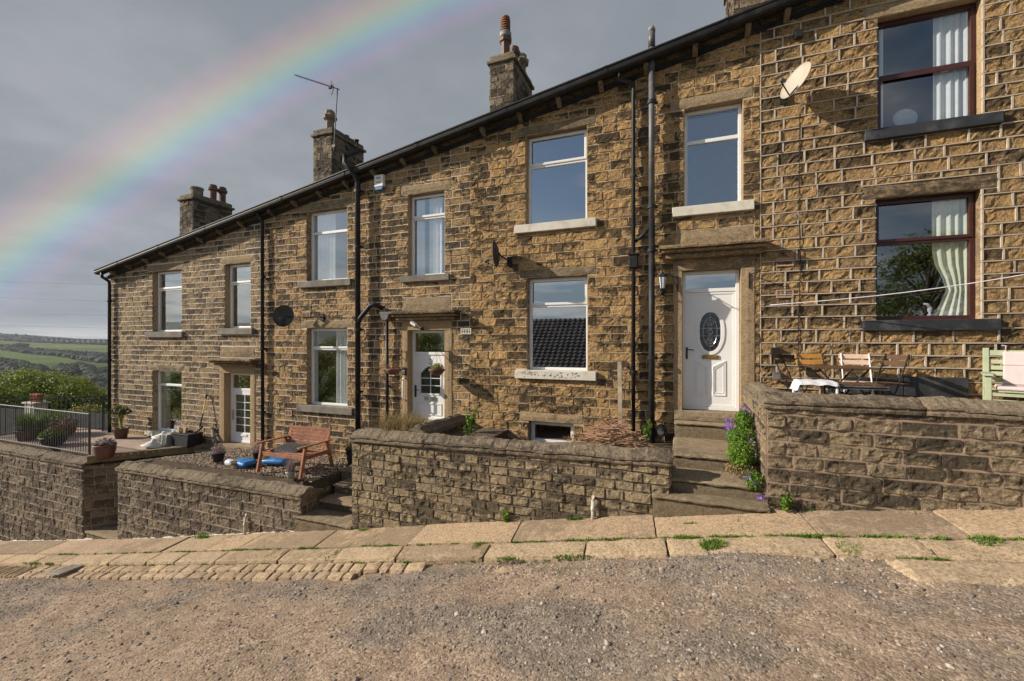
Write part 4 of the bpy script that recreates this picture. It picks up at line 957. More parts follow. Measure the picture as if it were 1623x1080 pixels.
steps('shaded stone steps at the gap beside the deck, between the two lowest walls',[(-13.30,-11.95,-2.02,-1.45,-5.2,-4.55),(-13.0,-11.6,-1.5,-1.1,-5,-4.33),(-12.8,-11.4,-1.15,-.8,-5,-4.1),(-12.5,-11.1,-.85,-.55,-5,-3.85),(-12.3,-10.9,-.6,-.3,-5,-3.5),(-12.0,-10.2,-.35,-.02,-5,-2.9)])
# ------------------------------------------------------------------ garden floors
mb=MB(); mb.slab([(-11.4,-1.60),(-6.85,-1.60),(-6.62,-1.2),(-6.62,-.02),(-10.1,-.02)],-3.2,-2.74); tag(mb.build('gravel_garden',M['soil']),kind='structure')
pts=[]
while len(pts)<5200:
    x=random.uniform(-11.3,-6.63); y=random.uniform(-1.6,-.05)
    if x<-11.4+ (y+1.60)*.82: continue
    pts.append((x,y,-2.735+random.random()*.012+.03*math.exp(-((x+7.6)/.9)**2-((y+1.25)/.5)**2),random.uniform(.012,.026)))
mb=MB(); pebbles(mb,pts); tag(mb.build('shingle',M['peb2']),kind='stuff')
mb=MB(); mb.slab([(-3.2,-1.68),(-1.75,-1.68),(-1.75,-.01),(-3.2,-.01)],-2.6,-2.15); mb.slab([(-4.1,-1.68),(-3.2,-1.68),(-3.2,-.01),(-4.1,-.01)],-2.5,-1.76); mb.slab([(-1.75,-1.68),(-.15,-1.68),(-.15,-.01),(-1.75,-.01)],-2.5,-1.76); mb.slab([(-5.25,-1.68),(-4.4,-1.68),(-4.4,-.62),(-5.25,-.62)],-2.9,-1.68); tag(mb.build('garden_bed',M['soil']),kind='structure')
mb=MB(); mb.slab([(1.25,-1.68),(8,-1.68),(8,-.01),(1.25,-.01)],-1.8,-1.05); tag(mb.build('patio',M['flag']),kind='structure')
# deck
t=thing('timber_deck',(-14.5,-1,-2.8),'weathered timber deck in front of the lowest house, above the street wall','deck')
mb=MB(); n=15
for i in range(n):
    ya=-1.70+i*1.70/n; yb=ya+1.70/n-.008; xr=-13.2+(ya+2.0)*(1.45/2.0)
    mb.box(-18.6,xr-.02,ya,yb,-2.85,-2.80+random.uniform(0,.004))
mb.build('deck_boards',M['deck'],t)
mb=MB(); mb.add([(-13.28,-1.98,-2.95),(-11.75,-.02,-2.95),(-11.75,-.02,-2.78),(-13.28,-1.98,-2.78),(-13.42,-1.9,-2.95),(-11.89,-.02,-2.95),(-11.89,-.02,-2.78),(-13.42,-1.9,-2.78)],[(0,1,2,3),(3,2,6,7),(7,6,5,4),(0,3,7,4),(1,5,6,2)]); mb.build('edge_beam',M['beam'],t,bevel=.01)
mb=MB(); mb.slab([(-18.6,-1.7),(-13.2,-1.7),(-11.9,-.02),(-18.6,-.02)],-3.4,-2.86); mb.build('deck_base',M['soil'],t)
# railings
def railing(label,p0,p1,z,h,posts=(0,),gap=.11):
    p0=Vector((*p0,0));p1=Vector((*p1,0)); L=(p1-p0).length; d=(p1-p0)/L
    t=thing('metal_railing',(p0.x,p0.y,z),label,'railing')
    P=lambda u,zz: tuple(p0+d*u+Vector((0,0,zz)))
    mb=MB(); mb.tube([P(0,z+h),P(L,z+h)],.016,6); mb.build('top_rail',M['rail'],t)
    mb=MB(); mb.tube([P(0,z+.08),P(L,z+.08)],.012,6); mb.build('bottom_rail',M['rail'],t)
    n=int(L/gap); pr=None
    for i in range(min(n,99)):
        u=(i+.5)*L/n; mb=MB(); mb.tube([P(u,z+.08),P(u,z+h)],.008,6); mb.build('baluster',M['rail'],t)
    for u in posts:
        mb=MB(); mb.tube([P(u*L,z-.05),P(u*L,z+h+.03)],.022,8); mb.build('post',M['rail'],t)
railing('grey metal railing standing on the street wall at the far left',(-21.2,-1.86),(-13.42,-1.86),-2.83,1.04,(0,1.))
railing('thin grey metal railing at the far side of the deck by the gable corner',(-16.55,.1),(-18.35,-1.7),-2.8,1.07,(.08,1.))

# ------------------------------------------------------------------ plants
def leaves(mb,c,rad,n,size,mi=0,shell=.3,flat=False):
    vs=[];fs=[]
    for i in range(n):
        while True:
            p=Vector((random.uniform(-1,1),random.uniform(-1,1),random.uniform(-1,1)))
            l=p.length
            if .05<l<1: break
        if random.random()<.7: p=p/l*(1-random.random()*shell)
        q=Vector((c[0]+p.x*rad[0],c[1]+p.y*rad[1],c[2]+p.z*rad[2]))
        nrm=(p+Vector((random.uniform(-1,1),random.uniform(-1,1),random.uniform(-.3,1.2)))*.9).normalized()
        a=nrm.cross(Vector((random.uniform(-1,1),random.uniform(-1,1),random.uniform(-1,1)))).normalized(); b=nrm.cross(a)
        s=size*random.uniform(.6,1.35); k=len(mb.v)
        mb.v+=[tuple(q-a*s*.5),tuple(q+b*s*.32+nrm*s*.08),tuple(q+a*s*.5),tuple(q-b*s*.32+nrm*s*.08)]; mb.f.append((k,k+1,k+2,k+3)); mb.m.append(mi); mb.sid+=[random.random()]*4
def blades(mb,c,r,n,h,w,mi=0,lean=.5,ry=None):
    for i in range(n):
        a=random.random()*6.28; q=math.sqrt(random.random()); x=c[0]+r*q*math.cos(a); y=c[1]+(ry or r)*q*math.sin(a); z=c[2](x,y) if callable(c[2]) else c[2]
        hh=h*random.uniform(.5,1.1); b=random.random()*6.28; lx,ly=lean*hh*random.uniform(.1,1)*math.cos(b),lean*hh*random.uniform(.1,1)*math.sin(b)
        px,py=-math.sin(b)*w/2,math.cos(b)*w/2; k=len(mb.v); sd=random.random()
        mb.v+=[(x-px,y-py,z),(x+px,y+py,z),(x+lx*.35+px*.8,y+ly*.35+py*.8,z+hh*.6),(x+lx*.35-px*.8,y+ly*.35-py*.8,z+hh*.6),(x+lx,y+ly,z+hh)]
        mb.f+=[(k,k+1,k+2,k+3),(k+3,k+2,k+4)]; mb.m+=[mi]*2; mb.sid+=[sd]*5
# weeds in joints (many small tufts)
random.seed(5)
mb=MB(); pz=lambda x,y: float(G(x))+cross(y)-.01
def tuft(x,y,r,h,n,ry=None,dz=0): blades(mb,(x,y,lambda a,b: pz(a,b)+dz),r,n,h,.009,lean=.9,ry=ry)
for i in range(46):
    x=random.choice([random.uniform(-9,3.6),random.uniform(-2.5,3.6)]); tuft(x,-2.648+random.uniform(-.01,.01),random.uniform(.05,.16),random.uniform(.02,.04),int(random.uniform(14,50)),ry=.02)
for (x,y,r,h,n,ry) in ((.05,-2.66,.16,.05,170,.04),(.32,-2.85,.14,.07,380,.10),(.5,-2.66,.25,.04,160,.03),(1.15,-2.64,.16,.04,120,.03),(-2.0,-3.05,.12,.04,90,.03),(-1.2,-3.03,.22,.04,120,.03),(-2.55,-2.75,.05,.06,90,.1),(-4.1,-2.66,.2,.04,150,.03),(-5.6,-2.66,.25,.04,140,.03),(-6.2,-2.8,.05,.05,60,.14),(-4.9,-2.9,.06,.04,60,.14),(-1.38,-2.05,.12,.07,130,.03),(-5.0,-2.08,.10,.05,80,.03),(-9.0,-2.1,.22,.10,140,.04),(1.5,-2.9,.10,.05,220,.12),(1.35,-2.66,.2,.05,180,.03),(1.9,-2.66,.25,.05,200,.03),(2.6,-2.7,.12,.06,200,.10),(2.0,-3.03,.2,.03,100,.02),(.1,-2.30,.08,.04,60,.02),(2.9,-2.85,.03,.04,40,.15),(-8.6,-2.66,.3,.04,120,.03),(-12.5,-2.66,.4,.05,120,.03),(-13,-3.03,.4,.05,120,.03),(-12.3,-3.04,.15,.05,90,.03),(-3.6,-2.9,.03,.03,30,.15),(-.2,-2.07,.1,.05,90,.03)):
    tuft(x,y,r,h,n,ry,-.01)
for i in range(170):
    x=random.uniform(-12,4.0); y=random.choice([-2.0-.02,-2.648,-2.648,KY-.01,KY+.0]); q=random.random()**2
    tuft(x,y,.015+.07*q,.015+.03*q,int(8+50*q),ry=.012+.02*q,dz=-.01 if y>-3 else -.05)
for i in range(40):
    x=random.uniform(-9,3.8); y0_=random.uniform(-3.0,-2.1); 
    for k_ in range(3): tuft(x+k_*.01,y0_+k_*.05,.012,.018,6,ry=.02)
tag(mb.build('weeds',M['leafG']),kind='stuff')
def stemplant(name,x,y,z,h,n,label,cat='plant',leaf='leafG',w=.12,size=.035,group=None,stem=True):
    t=thing(name,(x,y,z),label,cat,group); s=MB(); l=MB()
    for i in range(n):
        a=random.random()*6.28; dx,dy=w*random.random()*math.cos(a),w*random.random()*math.sin(a); hh=h*random.uniform(.6,1)
        s.tube([(x+dx*.2,y+dy*.2,z),(x+dx*.7,y+dy*.7,z+hh*.6),(x+dx,y+dy,z+hh)],[.005,.004,.002],5)
        for k in range(5): leaves(l,(x+dx*(.4+k*.14),y+dy*(.4+k*.14),z+hh*(.3+k*.17)),(.035,.035,.04),6,size)
    s.build('stem',M['leafD'],t); l.build('foliage',M[leaf],t); return t
stemplant('weed_plant',-2.42,-2.05,float(G(-2.42)),.24,7,'green weed growing at the foot of the middle wall',w=.10)
stemplant('weed_plant',1.15,-2.06,float(G(1.15)),.20,7,'small leafy weed at the foot of the right hand wall near the steps',w=.09)
stemplant('ivy_plant',-3.75,-.5,-1.74,.42,9,'leafy green plant growing in the bed against the house right of the dividing wall',w=.22,size=.05)
stemplant('weed_plant',-.55,-.35,-1.74,.42,8,'green weed sprouting at the foot of the thick black soil pipe',w=.12)
stemplant('weed_plant',-3.35,-1.4,-1.74,.34,5,'thin weed behind the middle wall left of the cellar window',w=.12)
# aubrieta
t=thing('flowering_plant',(.80,-1.35,-1.6),'large trailing plant with purple flowers over the steps beside the right wall','plant')
f=MB(); leaves(f,(.77,-1.45,-1.38),(.20,.26,.24),2600,.028); leaves(f,(.70,-1.42,-1.30),(.16,.2,.12),700,.028); leaves(f,(.72,-1.62,-1.50),(.19,.14,.13),700,.028); leaves(f,(.80,-1.2,-1.12),(.11,.18,.17),1000,.033); leaves(f,(.72,-1.6,-1.56),(.13,.2,.13),700,.032); f.build('foliage',M['leafG'],t)
f=MB(); leaves(f,(.82,-1.15,-.98),(.07,.10,.10),110,.026,shell=.4); leaves(f,(.62,-1.28,-1.18),(.07,.16,.14),190,.026,shell=.4); leaves(f,(.60,-1.4,-1.32),(.05,.1,.08),50,.026,shell=.4); leaves(f,(.85,-1.66,-1.35),(.08,.1,.16),25,.03); tag(f.build('flower',M['purple'],t),kind='stuff')
f=MB(); leaves(f,(.72,-1.66,-1.66),(.2,.16,.10),800,.028); blades(f,(.76,-1.6,-1.73),.15,200,.12,.006); f.build('dead_growth',M['grassdry'],t)
t=thing('flowering_plant',(.84,-2.0,-1.85),'small purple flowered plant at the bottom step by the corner of the right wall','plant')
f=MB(); leaves(f,(.83,-1.93,-1.72),(.11,.12,.12),700,.03); f.build('foliage',M['leafG'],t)
f=MB(); leaves(f,(.81,-1.96,-1.69),(.12,.12,.10),60,.028); leaves(f,(.88,-2.06,-1.87),(.05,.05,.04),40,.03); tag(f.build('flower',M['purple'],t),kind='stuff')
# dry grasses behind middle wall
t=thing('ornamental_grass',(-4.8,-1.2,-1.7),'long dry brown grasses and pale stalks behind the left end of the middle wall','plant')
f=MB(); blades(f,(-4.85,-1.15,-1.7),.42,900,.34,.010,lean=1.,ry=.4); blades(f,(-4.55,-1.35,-1.7),.2,500,.34,.010,lean=1.,ry=.3); f.build('blade',M['grassdry'],t)
f=MB(); blades(f,(-5.0,-1.1,-1.7),.5,36,.60,.006,lean=.5,ry=.4); f.build('seed_stalk',M['grassdry'],t)
# twig pile
t=thing('brushwood_pile',(-1.0,-.75,-1.7),'heap of dry cut twigs and stems behind the middle wall in front of the drainpipes','brushwood')
f=MB()
for i in range(330):
    a=random.gauss(0,.5)+(math.pi if random.random()<.5 else 0); r=random.gauss(0,.28); x=-1.05+r; y=-.95+random.uniform(-.28,.28); z=-1.72+.40*math.exp(-(r/.42)**2)*random.uniform(.2,1.); L=random.uniform(.15,.42)
    el=random.gauss(0,.28); d=(math.cos(a)*math.cos(el),math.sin(a)*.6,math.sin(el)); 
    f.tube([(x-d[0]*L/2,y-d[1]*L/2,z-d[2]*L/2),(x,y,z+.02*random.random()),(x+d[0]*L/2,y+d[1]*L/2,z+d[2]*L/2)],[.007,.006,.003],5)
f.build('twig',M['twig'],t)
f=MB(); leaves(f,(-1.3,-.95,-1.62),(.55,.3,.10),500,.04); tag(f.build('dead_leaf',M['rust'],t),kind='stuff')
# leaning stick
t=MB(); t.box(-.035,.035,-.012,.012,0,1.40); o=t.build('wooden_stake',M['oldwood'],world=True); o.location=(-.98,-.34,-1.75); o.rotation_euler=(R(-10),R(-2),0); tag(o,'grey weathered wooden stake leaning on the wall beside the drainpipes','stake')
# drain outlet
t=thing('drain_outlet',(-.33,-.1,-1.52),'black round drain pipe end poking out of the wall left of the door steps','drain')
f=MB(); f.tube([(-.33,.02,-1.53),(-.33,-.16,-1.55)],.085,16); f.tube([(-.33,-.13,-1.547),(-.33,-.17,-1.551)],.10,16); f.build('pipe_end',M['blackp'],t)
f=MB(); f.tube([(-.33,-.165,-1.551),(-.33,-.178,-1.552)],.055,14); f.build('cap',M['pipegrey'],t)
# waste pipes in walls
def stubpipe(x,z,h,label):
    f=MB(); f.tube([(x,WY+.1,z+h),(x,WY-.04,z+h-.01),(x,WY-.06,z+h-.05),(x,WY-.065,z)],.022,10); f.tube([(x,WY-.064,z+h*.45),(x,WY-.064,z+h*.62)],.028,10)
    tag(f.build('waste_pipe',M['sillwhite'],smooth=True,world=True),label,'pipe')
stubpipe(-1.13,float(G(-1.13))-.04,.33,'short white waste pipe standing out from the foot of the middle wall')
stubpipe(-7.83,float(G(-7.83))-.04,.42,'grubby pale waste pipe standing out from the foot of the dark wall')
# ------------------------------------------------------------------ red bench
t=thing('garden_bench',(-7.45,-1.2,-2.66),'red stained two seat timber bench on the gravel in front of the house','bench')
BX0,BX1=-8.06,-6.86; fy,by=-1.56,-.93; z0=-2.68
f=MB()
for i in range(5):
    y=fy+.04+i*.093; f=MB(); f.box(BX0+.06,BX1-.06,y,y+.08,z0+.415-.012*i,z0+.437-.012*i); f.build('seat_slat',M['bench'],t,bevel=.004)
for i in range(5):
    z=z0+.47+i*.072; y=by+.02+(z-z0-.47)*.22; f=MB(); f.box(BX0+.02,BX1-.02,y,y+.022,z,z+.06); f.build('back_slat',M['bench'],t,bevel=.004)
for x in (BX0,BX1-.045):
    f=MB(); f.prism([(fy-.10,0),(fy-.03,0),(fy+.09,.58),(fy+.02,.58)],x,x+.045,0,Matrix.Translation((0,0,z0))@Matrix(((0,1,0,0),(1,0,0,0),(0,0,1,0),(0,0,0,1)))); f.build('leg',M['bench'],t,bevel=.004)
    f=MB(); f.prism([(by+.10,0),(by+.17,0),(by+.0,.58),(by-.07,.58)],x,x+.045,0,Matrix.Translation((0,0,z0))@Matrix(((0,1,0,0),(1,0,0,0),(0,0,1,0),(0,0,0,1)))); f.build('leg',M['bench'],t,bevel=.004)
    f=MB(); f.box(x-.015,x+.065,fy-.12,by+.08,z0+.582,z0+.607); f.build('armrest',M['bench'],t,bevel=.005)
    f=MB(); f.prism([(by-.03,.36),(by+.03,.36),(by+.16,.86),(by+.11,.86)],x+(.05 if x<-7.5 else -.05),x+(.05 if x<-7.5 else -.05)+.04,0,Matrix.Translation((0,0,z0))@Matrix(((0,1,0,0),(1,0,0,0),(0,0,1,0),(0,0,0,1)))); f.build('back_post',M['bench'],t,bevel=.004)
    f=MB(); f.box(x+.003,x+.042,fy,by+.05,z0+.33,z0+.41); f.build('side_rail',M['bench'],t,bevel=.004)
f=MB(); f.box(BX0+.046,BX1-.046,fy+.0,fy+.03,z0+.33,z0+.413); f.build('front_rail',M['bench'],t,bevel=.004)
f=MB(); f.box(BX0+.046,BX1-.046,by-.01,by+.02,z0+.31,z0+.37); f.build('back_rail',M['bench'],t,bevel=.004)
# cushion with seams
f=MB(); n=26; k=9; vs=[];fs=[]
for s in (1,-1):
    for j in range(k):
        for i in range(n):
            u=i/(n-1);v=j/(k-1); e=min(1,min(u,1-u)*9)*min(1,min(v,1-v)*6)
            vs.append((-.32+.64*u+.03*v,-.22+.40*v,.03+s*.035*e**.5*(.8+.25*math.sin(u*40))+.10*max(0,v-.75)))
for s in range(2):
    for j in range(k-1):
        for i in range(n-1):
            q=(s*n*k+j*n+i,s*n*k+j*n+i+1,s*n*k+(j+1)*n+i+1,s*n*k+(j+1)*n+i); fs.append(q if s==0 else q[::-1])
f.add(vs,fs); o=f.build('seat_cushion',M['cushion'],smooth=True,world=True); o.location=(-7.50,-1.30,z0+.445); o.rotation_euler=(R(10),R(0),R(5)); tag(o,'striped charcoal cushion lying askew on the red bench','cushion')
# blue bag of gravel
t=thing('shingle_bag',(-9.0,-1.05,-2.68),'blue plastic sack with a pale printed label lying flat on the gravel','sack')
def sack(mb,x,y,z,L,W,H,rz,mi=0):
    n=16;m=10;vs=[];fs=[]
    for j in range(m+1):
        for i in range(n):
            a=2*math.pi*i/n; ph=-1+2*j/m; e=(1-abs(ph)**3.5)**.5 if abs(ph)<1 else 0
            rr=.04+e*.96; yy=math.copysign(abs(math.cos(a))**.6,math.cos(a))*W/2*(.75+.25*e); zz=math.copysign(abs(math.sin(a))**.7,math.sin(a))*H/2*rr
            wob=float(fbm(np.array(i*.7+j),np.array(j*.9),3,4))*.03; vs.append((ph*L/2,yy,zz+H/2+wob))
    for j in range(m):
        for i in range(n): fs.append((j*n+i,j*n+(i+1)%n,(j+1)*n+(i+1)%n,(j+1)*n+i))
    fs.append(tuple(range(n))); fs.append(tuple(m*n+i for i in range(n))[::-1])
    mb.add(vs,fs,mi,Matrix.Translation((x,y,z))@Matrix.Rotation(rz,4,'Z'))
f=MB(); sack(f,-8.75,-1.36,-2.70,.50,.34,.14,R(-8)); f.build('bag',M['blue'],t,smooth=True)
f=MB(); sack(f,-8.95,-1.535,-2.66,.24,.16,.12,R(-8)); f.build('label_panel',M['bluelt'],t,smooth=True)
f=MB(); sack(f,-8.87,-1.54,-2.645,.12,.16,.07,R(-8)); f.build('label_stripe',M['orangep'],t,smooth=True)
t2=thing('shingle_bag',(-8.6,-.9,-2.68),'dark green and blue plastic sack lying behind the legs of the red bench','sack')
f=MB(); sack(f,-8.20,-1.0,-2.69,.66,.40,.16,R(10)); f.build('bag',M['blue'],t2,smooth=True)
f=MB(); sack(f,-8.46,-1.02,-2.66,.26,.40,.14,R(10)); f.build('label_panel',M['leafD'],t2,smooth=True)
# pots
def pot(x,y,z,r,h,mat,label,plants,rim=True,group='plant pots in the gardens',bowl=False,sides=20):
    t=thing('plant_pot',(x,y,z),label,'plant pot',group)
    f=MB(); prof=[(r*.70,0),(r*.74,.01),(r*.93,h*.6),(r,h*.88),(r*1.07,h*.9),(r*1.07,h),(r*.95,h),(r*.9,h*.86),(0.0,h*.86)] if not bowl else [(r*.55,0),(r*.85,h*.3),(r*1.02,h*.65),(r*.98,h*.85),(r*1.06,h*.92),(r*1.04,h),(r*.93,h),(r*.9,h*.88),(0.,h*.88)]
    f.lathe(prof,(x,y,z),sides); f.build('pot',M[mat],t,smooth=True)
    for (kind,leaf,n,hh,w,size) in plants:
        f=MB()
        if kind=='l': leaves(f,(x,y,z+h+hh*.35),(w,w,hh*.6),n,size)
        else: blades(f,(x,y,z+h*.9),w,n,hh,size,lean=.6)
        f.build('foliage' if kind=='l' else 'blade',M[leaf],t)
    return t
pot(-13.05,-1.74,-2.86,.215,.34,'claybr','round brown glazed pot on the deck corner by the end of the railing',[('l','lav',260,.16,.20,.05),('l','purple',30,.12,.18,.035),('l','leafD',160,.1,.2,.05)],bowl=True)
pot(-15.6,-1.62,-2.80,.27,.24,'blackp','dark blue-black bowl of bright green leaves behind the railing',[('l','leafG',420,.2,.26,.08),('l','rust',160,.30,.2,.06),('l','petalw',12,.3,.2,.04)],bowl=True)
pot(-17.15,-1.55,-2.80,.24,.30,'claybr','brown pot of purple lavender behind the railing at the far left edge',[('l','purple',300,.2,.25,.04),('b','leafG',300,.5,.2,.02)])
pot(-17.5,-1.0,-2.80,.30,.22,'claybr','wide pot of long green grass behind the railing',[('b','leafG',600,.55,.4,.016)],bowl=True)
pot(-16.9,-.9,-2.80,.30,.24,'claybr','low pot of rusty brown foliage on the far side of the deck',[('l','rust',500,.3,.38,.07),('l','lav',200,.4,.35,.05)],bowl=True)
pot(-6.68,-.42,-2.665,.145,.32,'blackp','black plastic pot of pinkish brown sprigs beside the red bench',[('l','rust',200,.28,.15,.05),('l','leafG',90,.2,.14,.05),('b','twig' if False else 'lav',40,.3,.12,.01)])
pot(-9.6,-1.35,-2.69,.13,.20,'blackp','small black pot of faded lavender against the low wall of the gravel garden',[('l','lav',220,.22,.14,.035),('b','lav',60,.25,.1,.008)])
pot(-9.0,-.85,-2.69,.12,.16,'blackp','small dark pot of faded pink flowers behind the blue sack',[('l','lav',160,.25,.13,.03),('b','lav',50,.3,.1,.008)])
pot(-7.15,-1.62,-2.69,.085,.12,'galv','small grey pot of thin dry grass in front of the red bench',[('b','lav',220,.30,.07,.006)])
# tall yellowing plant by gable
t=thing('potted_palm',(-14.95,-.45,-2.8),'tall drooping plant with long yellow-green leaves against the lowest house','plant')
f=MB()
for i in range(34):
    a=random.random()*6.28; L=random.uniform(.5,1.0); hh=random.uniform(.5,.95); pts=[]
    for s in range(7):
        u=s/6; pts.append((-14.95+.05*math.cos(a)+math.cos(a)*L*.5*u*u,-.45+math.sin(a)*L*.35*u*u,-2.6+hh*(math.sin(u*2.1))*1.05-(.35*u*u if u>.5 else 0)))
    w=.028
    for s in range(6):
        p,q=pts[s],pts[s+1]; k=len(f.v); ww=w*(1-s/7)
        f.v+=[(p[0]-ww,p[1],p[2]),(p[0]+ww,p[1]-.01,p[2]),(q[0]+ww*.85,q[1]-.01,q[2]),(q[0]-ww*.85,q[1],q[2])]; f.f.append((k,k+1,k+2,k+3)); f.m.append(0); f.sid+=[i/34]*4
f.build('frond',M['leafyel'],t); f=MB(); f.lathe([(.13,0),(.18,.28),(.19,.3),(.15,.3),(.15,.26),(0,.26)],(-14.95,-.45,-2.8)); f.build('pot',M['claybr'],t,smooth=True)
f=MB(); leaves(f,(-15.0,-.42,-2.0),(.28,.2,.12),90,.12); f.build('leaf',M['leafD'],t)
# tub with tools
t=thing('builders_tub',(-12.4,-.5,-2.8),'black rectangular plastic tub full of offcuts standing on the deck','tub')
f=MB(); prof=[(-.38,0),(.34,0),(.40,.34),(-.42,.34)]
f.prism([(x*.85,z) for x,z in prof],-.52,-.14,0,Matrix.Translation((-12.27,0,-2.8))); f.build('tub_body',M['blackp'],t,bevel=.02)
f=MB(); f.box(-12.64,-11.92,-.54,-.12,-2.47,-2.45); f.build('rim',M['blackp'],t,bevel=.008)
f=MB(); f.box(-.05,.05,-.02,.02,0,.26,0,Matrix.Translation((-12.52,-.4,-2.56))@Matrix.Rotation(R(4),4,'Y')); f.box(-.09,.09,-.03,.03,0,.18,0,Matrix.Translation((-12.38,-.35,-2.47))@Matrix.Rotation(R(12),4,'Y')); tag(f.build('timber_offcut',M['wood'],bevel=.004),'pale timber offcuts sticking out of the black tub','wood')
f=MB(); f.tube([(-12.15,-.3,-2.46),(-11.95,-.3,-2.40),(-11.83,-.28,-2.33),(-11.77,-.27,-2.26)],[.014,.02,.028,.03],8); f.tube([(-12.4,-.3,-2.48),(-12.25,-.25,-2.42),(-12.1,-.3,-2.44)],.03,8); tag(f.build('garden_shears',M['blackp'],smooth=True),'black tool handle poking out of the right end of the tub','tool')
f=MB(); f.box(-.12,.12,-.1,.1,0,.30,0,Matrix.Translation((-12.78,-.5,-2.8))); f.tube([(-12.91,-.63,-2.78),(-12.87,-.63,-2.5),(-12.78,-.63,-2.48)],.014,6); f.tube([(-12.71,-.62,-2.78),(-12.74,-.62,-2.55)],.012,6); tag(f.build('metal_canister',M['galv'],bevel=.01),'grey metal box beside the black tub on the deck','box')
for (x,y,s,l) in ((-13.12,-.45,1.,'pale metal lampshade tilted against the grey box, the higher of two'),(-12.95,-.78,1.05,'pale metal lampshade lying on the deck, the lower of two')):
    f=MB(); f.lathe([(.24*s,0),(.20*s,.03),(.11*s,.10),(.06*s,.13),(.05*s,.19),(.0,.20)],(0,0,0),20); o=f.build('lampshade',M['shade'],smooth=True,world=True); o.location=(x,y,-2.78+(.12 if s==1. else 0)); o.rotation_euler=(R(-12),R(14 if s==1. else 5),0); tag(o,l,'lampshade')
f=MB(); f.lathe([(.16,0),(.2,.10),(.21,.12),(.19,.12),(.15,.02),(0,.02)],(-13.45,-.2,-2.80),16,sx=1.6); tag(f.build('storage_tray',M['bluelt'],smooth=True),'pale clouded plastic tray on the deck under the lowest window','tray')
# yellow handled rake & brush
t=thing('garden_tool',(-12.1,-.3,-2.8),'long yellow and black handled garden tool leaning against the lowest house','tool')
f=MB(); f.tube([(-12.0,-.28,-2.78),(-11.92,-.08,-1.55)],.014,8); f.build('handle',M['yellow'],t,smooth=True)
f=MB(); f.tube([(-11.97,-.205,-2.32),(-11.945,-.145,-1.95)],.0185,8); f.tube([(-11.92,-.08,-1.56),(-11.91,-.07,-1.45)],.024,8); f.tube([(-11.97,-.065,-1.47),(-11.85,-.065,-1.47)],.016,8); f.build('grip',M['blackp'],t,smooth=True)
f=MB(); f.tube([(-11.72,-.05,-2.35),(-11.55,-.1,-2.6),(-11.48,-.12,-2.78)],[.045,.05,.06],10); tag(f.build('garden_umbrella',M['sillgrey'],smooth=True),'rolled grey fabric leaning beside the door surround of the lowest house','umbrella')
# ------------------------------------------------------------------ wall fittings
def dish(x,z,out,r,mat,yaw,tilt,label,arm=(0,0)):
    t=thing('satellite_dish',(x,-.02,z),label,'satellite dish','satellite dishes on the terrace')
    Mx=Matrix.Translation((x+arm[0],-out,z+arm[1]))@Matrix.Rotation(yaw,4,'Z')@Matrix.Rotation(tilt,4,'X')@Matrix.Rotation(R(90),4,'X')
    f=MB(); prof=[(0,0)]+[(r*i/8,.28*r*(i/8)**2) for i in range(1,9)]+[(r*1.01,.28*r+.004),(r*.98,.28*r-.012)]+[(r*i/8,.28*r*(i/8)**2-.012) for i in range(7,0,-1)]+[(0,-.012)]
    f.lathe(prof,(0,0,0),28,0,Mx,sy=1.12); f.build('reflector',M[mat],t,smooth=True)
    c=Mx@Vector((0,0,-.02)); lnb=Mx@Vector((0,-r*.55,r*1.25)); low=Mx@Vector((0,-r*1.05,.28*r))
    f=MB(); f.tube([c,low,lnb],.011,6); f.build('feed_arm',M['blackm'],t); f=MB(); f.tube([lnb,lnb+(c-lnb).normalized()*.09],.028,10); f.build('receiver',M['pipegrey'],t)
    f=MB(); f.tube([(x,-.01,z),(x,-.10,z),(x+arm[0]*.8,-out*.85,z+arm[1]*.7),c],.014,8); f.box(x-.05,x+.05,-.05,-.02,z-.09,z+.09); f.build('wall_bracket',M['blackm'],t)
    return t
dish(-7.92,.55,.30,.235,'dishdark',R(30),R(-10),'round dark mesh satellite dish left of the lower window of house number 3',arm=(-.9,.02))
dish(-3.15,1.55,.32,.23,'dishdark',R(-80),R(5),'dark satellite dish seen edge on, left of the whitewashed upper window',arm=(-.12,.12))
dish(1.50,3.82,.34,.245,'dishpale',R(-56),R(-24),'cream satellite dish high on the right hand house above the white door',arm=(.14,.05))
t=thing('alarm_box',(-6.22,-.05,3.62),'white burglar alarm box with a blue base high under the eaves','alarm box')
f=MB(); f.box(-6.35,-6.11,-.12,-.03,3.40,3.66); f.build('cover',M['alarm'],t,bevel=.012); f=MB(); f.prism([(-6.345,3.398),(-6.115,3.398),(-6.15,3.33),(-6.31,3.33)],-.115,-.035); f.build('strobe',M['blue'],t,bevel=.006)
f=MB()
for z in (3.60,3.585,3.57,3.50,3.485): f.box(-6.30,-6.18,-.123,-.1205,z,z+.007)
f.build('lettering',M['pipegrey'],t)
